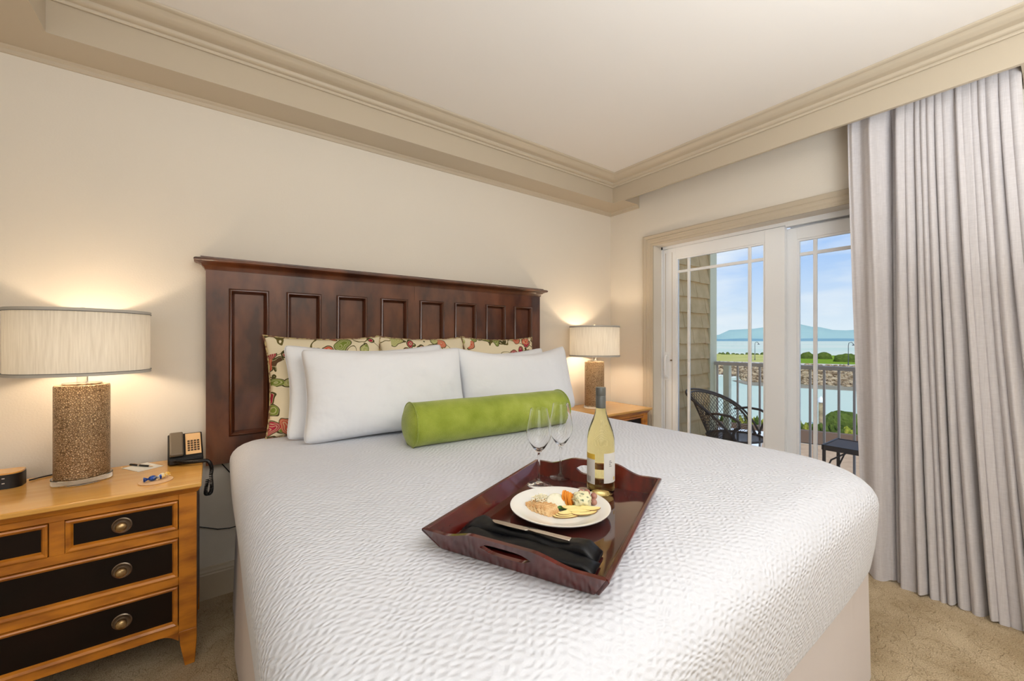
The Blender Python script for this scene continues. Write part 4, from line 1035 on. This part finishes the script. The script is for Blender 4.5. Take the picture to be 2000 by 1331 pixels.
# coiled cord from handset, over the edge
path = []
def bez(p0, p1, p2, p3, n_):
    o_ = []
    for i in range(n_):
        q = i/n_; o_.append(p0*(1-q)**3+p1*3*q*(1-q)**2+p2*3*q*q*(1-q)+p3*q**3)
    return o_
V_ = Vector
o0 = V_((-.140, 2.31, TZ)); 
P0, P1, P2, P3 = V_((-.13, 2.305, TZ+.022)), V_((-.10, 2.27, TZ+.016)), V_((-.05, 2.27, TZ+.014)), V_((-.028, 2.285, TZ+.012))
P4 = V_((-.006, 2.29, .66)); P5 = V_((-.002, 2.29, .60)); P6 = V_((-.016, 2.29, .574)); P7 = V_((-.030, 2.30, .61)); 
cl = bez(P0, P1, P2, P3, 40)+bez(P3, V_((-.008, 2.29, TZ+.012)), V_((.002, 2.29, .69)), P4, 20)+bez(P4, P5, V_((0, 2.29, .568)), P6, 24)+bez(P6, V_((-.034, 2.29, .568)), V_((-.020, 2.31, .60)), V_((-.016, 2.31, .65)), 20)
k = MB(); hel = []
N_ = len(cl)
for i in range((N_-2)*12):
    q = i/12; a = int(q); p = cl[a].lerp(cl[a+1], q-a); d = (cl[a+1]-cl[a]).normalized(); sd = d.cross(V_((0, .3, 1)) if abs(d.z) < .8 else V_((1, 0, 0))).normalized(); up = d.cross(sd)
    th = q*2*PI/1.15; hel.append(tuple(p-V_((-.10, 2.385, TZ))+(sd*math.cos(th)+up*math.sin(th))*.0062))
k.tube(hel, .0021, 4); k.v = [tuple(rot('Z', -math.radians(4)) @ V_(p)) for p in k.v]
k.build('coiled_cord', M['plastic_black'], ph, smooth=True)
# note card and pen
o = B(-.045, .045, -.062, .062, 0, .0012, rot('Z', .55)).build('note_card', M['paper']); o.location = (-.243, 2.37, TZ); tag(o, 'white note card lying between the lamp and the telephone', 'paper')
pn = thing('pen', 'black and silver ballpoint pen lying on the white note card', 'pen', (-.250, 2.385, TZ+.0055), math.radians(-48))
MB().tube([(-.060, 0, 0), (.045, 0, 0)], .0042, 10).build('barrel', M['plastic_black'], pn, smooth=True)
MB().tube([(.0455, 0, 0), (.058, 0, 0), (.066, 0, 0)], [.004, .003, .0008], 10).build('tip', M['steel'], pn, smooth=True)
MB().tube([(-.016, 0, 0), (-.006, 0, 0)], .0048, 10).build('band', M['steel'], pn, smooth=True)
B(-.058, -.022, -.001, .001, .0042, .0058).build('clip', M['steel'], pn)
# coaster and candies
o = MB().lathe([(.001, 0), (.052, 0), (.053, .0015), (.052, .003), (.001, .003)], 40).build('coaster', mat('cork_coaster', (224, 184, 140), .7), smooth=True, angle=40); o.location = (-.178, 2.108, TZ); tag(o, 'round tan coaster near the front of the left nightstand', 'coaster')
def candy(label, m_, x, y, rz, m2):
    c_ = thing('wrapped_candy', label, 'candy', (x, y, TZ+.0135), rz, 'wrapped candies on the coaster')
    MB().sphere((0, 0, 0), .0105, 14, 10, sx=1.25).build('candy_wrapper', m_, c_, smooth=True)
    for s_ in (-1, 1):
        k = MB(); n_ = 14
        rs = [[(s_*(.012+.014*f), r_*math.cos(2*PI*j/n_)*(1+.25*(-1)**j), r_*math.sin(2*PI*j/n_)*.8*(1+.25*(-1)**j)) for j in range(n_)] for f, r_ in ((0, .002), (.5, .006), (1, .010))]
        k.rings(rs, cap0=False, cap1=False); k.build('twist_end', m2, c_)
M['foil_blue'] = mat('blue_foil', (40, 78, 160), .25, metal=.5, var=(210, 224, 240), vscale=90, vramp=(.55, .65)); M['foil_white'] = mat('cream_foil', (244, 228, 190), .3, var=(240, 190, 80), vscale=60, vramp=(.5, .6))
candy('blue wrapped candy on the round coaster', M['foil_blue'], -.188, 2.106, .3, M['foil_blue'])
candy('cream and yellow wrapped candy on the round coaster', M['foil_white'], -.160, 2.122, .9, M['foil_white'])
# clock radio
cl0 = thing('clock_radio', 'black clock radio with a wooden top at the left end of the nightstand', 'clock', (-.655, 2.365, TZ), 0)
def rr2(hx_, hy_, r_, n_=10):
    pts = []
    for q, (sx, sy) in enumerate(((1, 1), (-1, 1), (-1, -1), (1, -1))):
        for i in range(n_): a = q*PI/2+PI/2*i/(n_-1); pts.append((sx*(hx_-r_)+r_*math.cos(a), sy*(hy_-r_)+r_*math.sin(a)))
    return pts
MB().prism(rr2(.075, .045, .03), 0, .052).build('clock_body', M['plastic_black'], cl0, smooth=True, angle=40)
MB().prism(rr2(.074, .044, .03), .0525, .058).build('clock_top', M['wood_top'], cl0, smooth=True, angle=40)
M['led'] = mat('clock_led', (190, 200, 230), .5, emit=(190, 205, 245), estr=1.2)
for (x0, x1, z0, z1) in ((-.006, -.002, .014, .040), (-.030, -.026, .014, .040), (-.030, -.014, .012, .015), (-.030, -.014, .038, .041), (-.018, -.014, .014, .040)): B(x0, x1, -.0462, -.0448, z0, z1).build('clock_digit', M['led'], cl0)
for (x0, z0) in ((.030, .038), (.030, .020), (.006, .018)): B(x0, x0+.007, -.0462, -.0448, z0, z0+.003).build('printed_mark', M['label'], cl0)
tag(MB().tube([(-.577, 2.40, TZ+.0035), (-.55, 2.425, TZ+.0035), (-.52, 2.446, TZ+.0035), (-.50, 2.462, TZ+.0035)], .0028, 6).build('clock_cable', M['plastic_black'], smooth=True), 'short black cable running off the back edge beside the clock radio', 'cable')
tag(MB().tube([(-.02, 2.488, .71), (.0, 2.49, .685), (.035, 2.49, .655), (.075, 2.49, .595), (.11, 2.49, .54)], .0026, 6).build('telephone_cable', M['plastic_black'], smooth=True), 'thin black cable on the wall sloping under the headboard', 'cable')
tag(MB().tube([(-.08, 2.49, .372), (-.03, 2.49, .352), (.02, 2.49, .330), (.07, 2.49, .322), (.12, 2.49, .325)], .0026, 6).build('power_cable', M['plastic_black'], smooth=True), 'thin black cable low on the wall between nightstand and bed', 'cable')
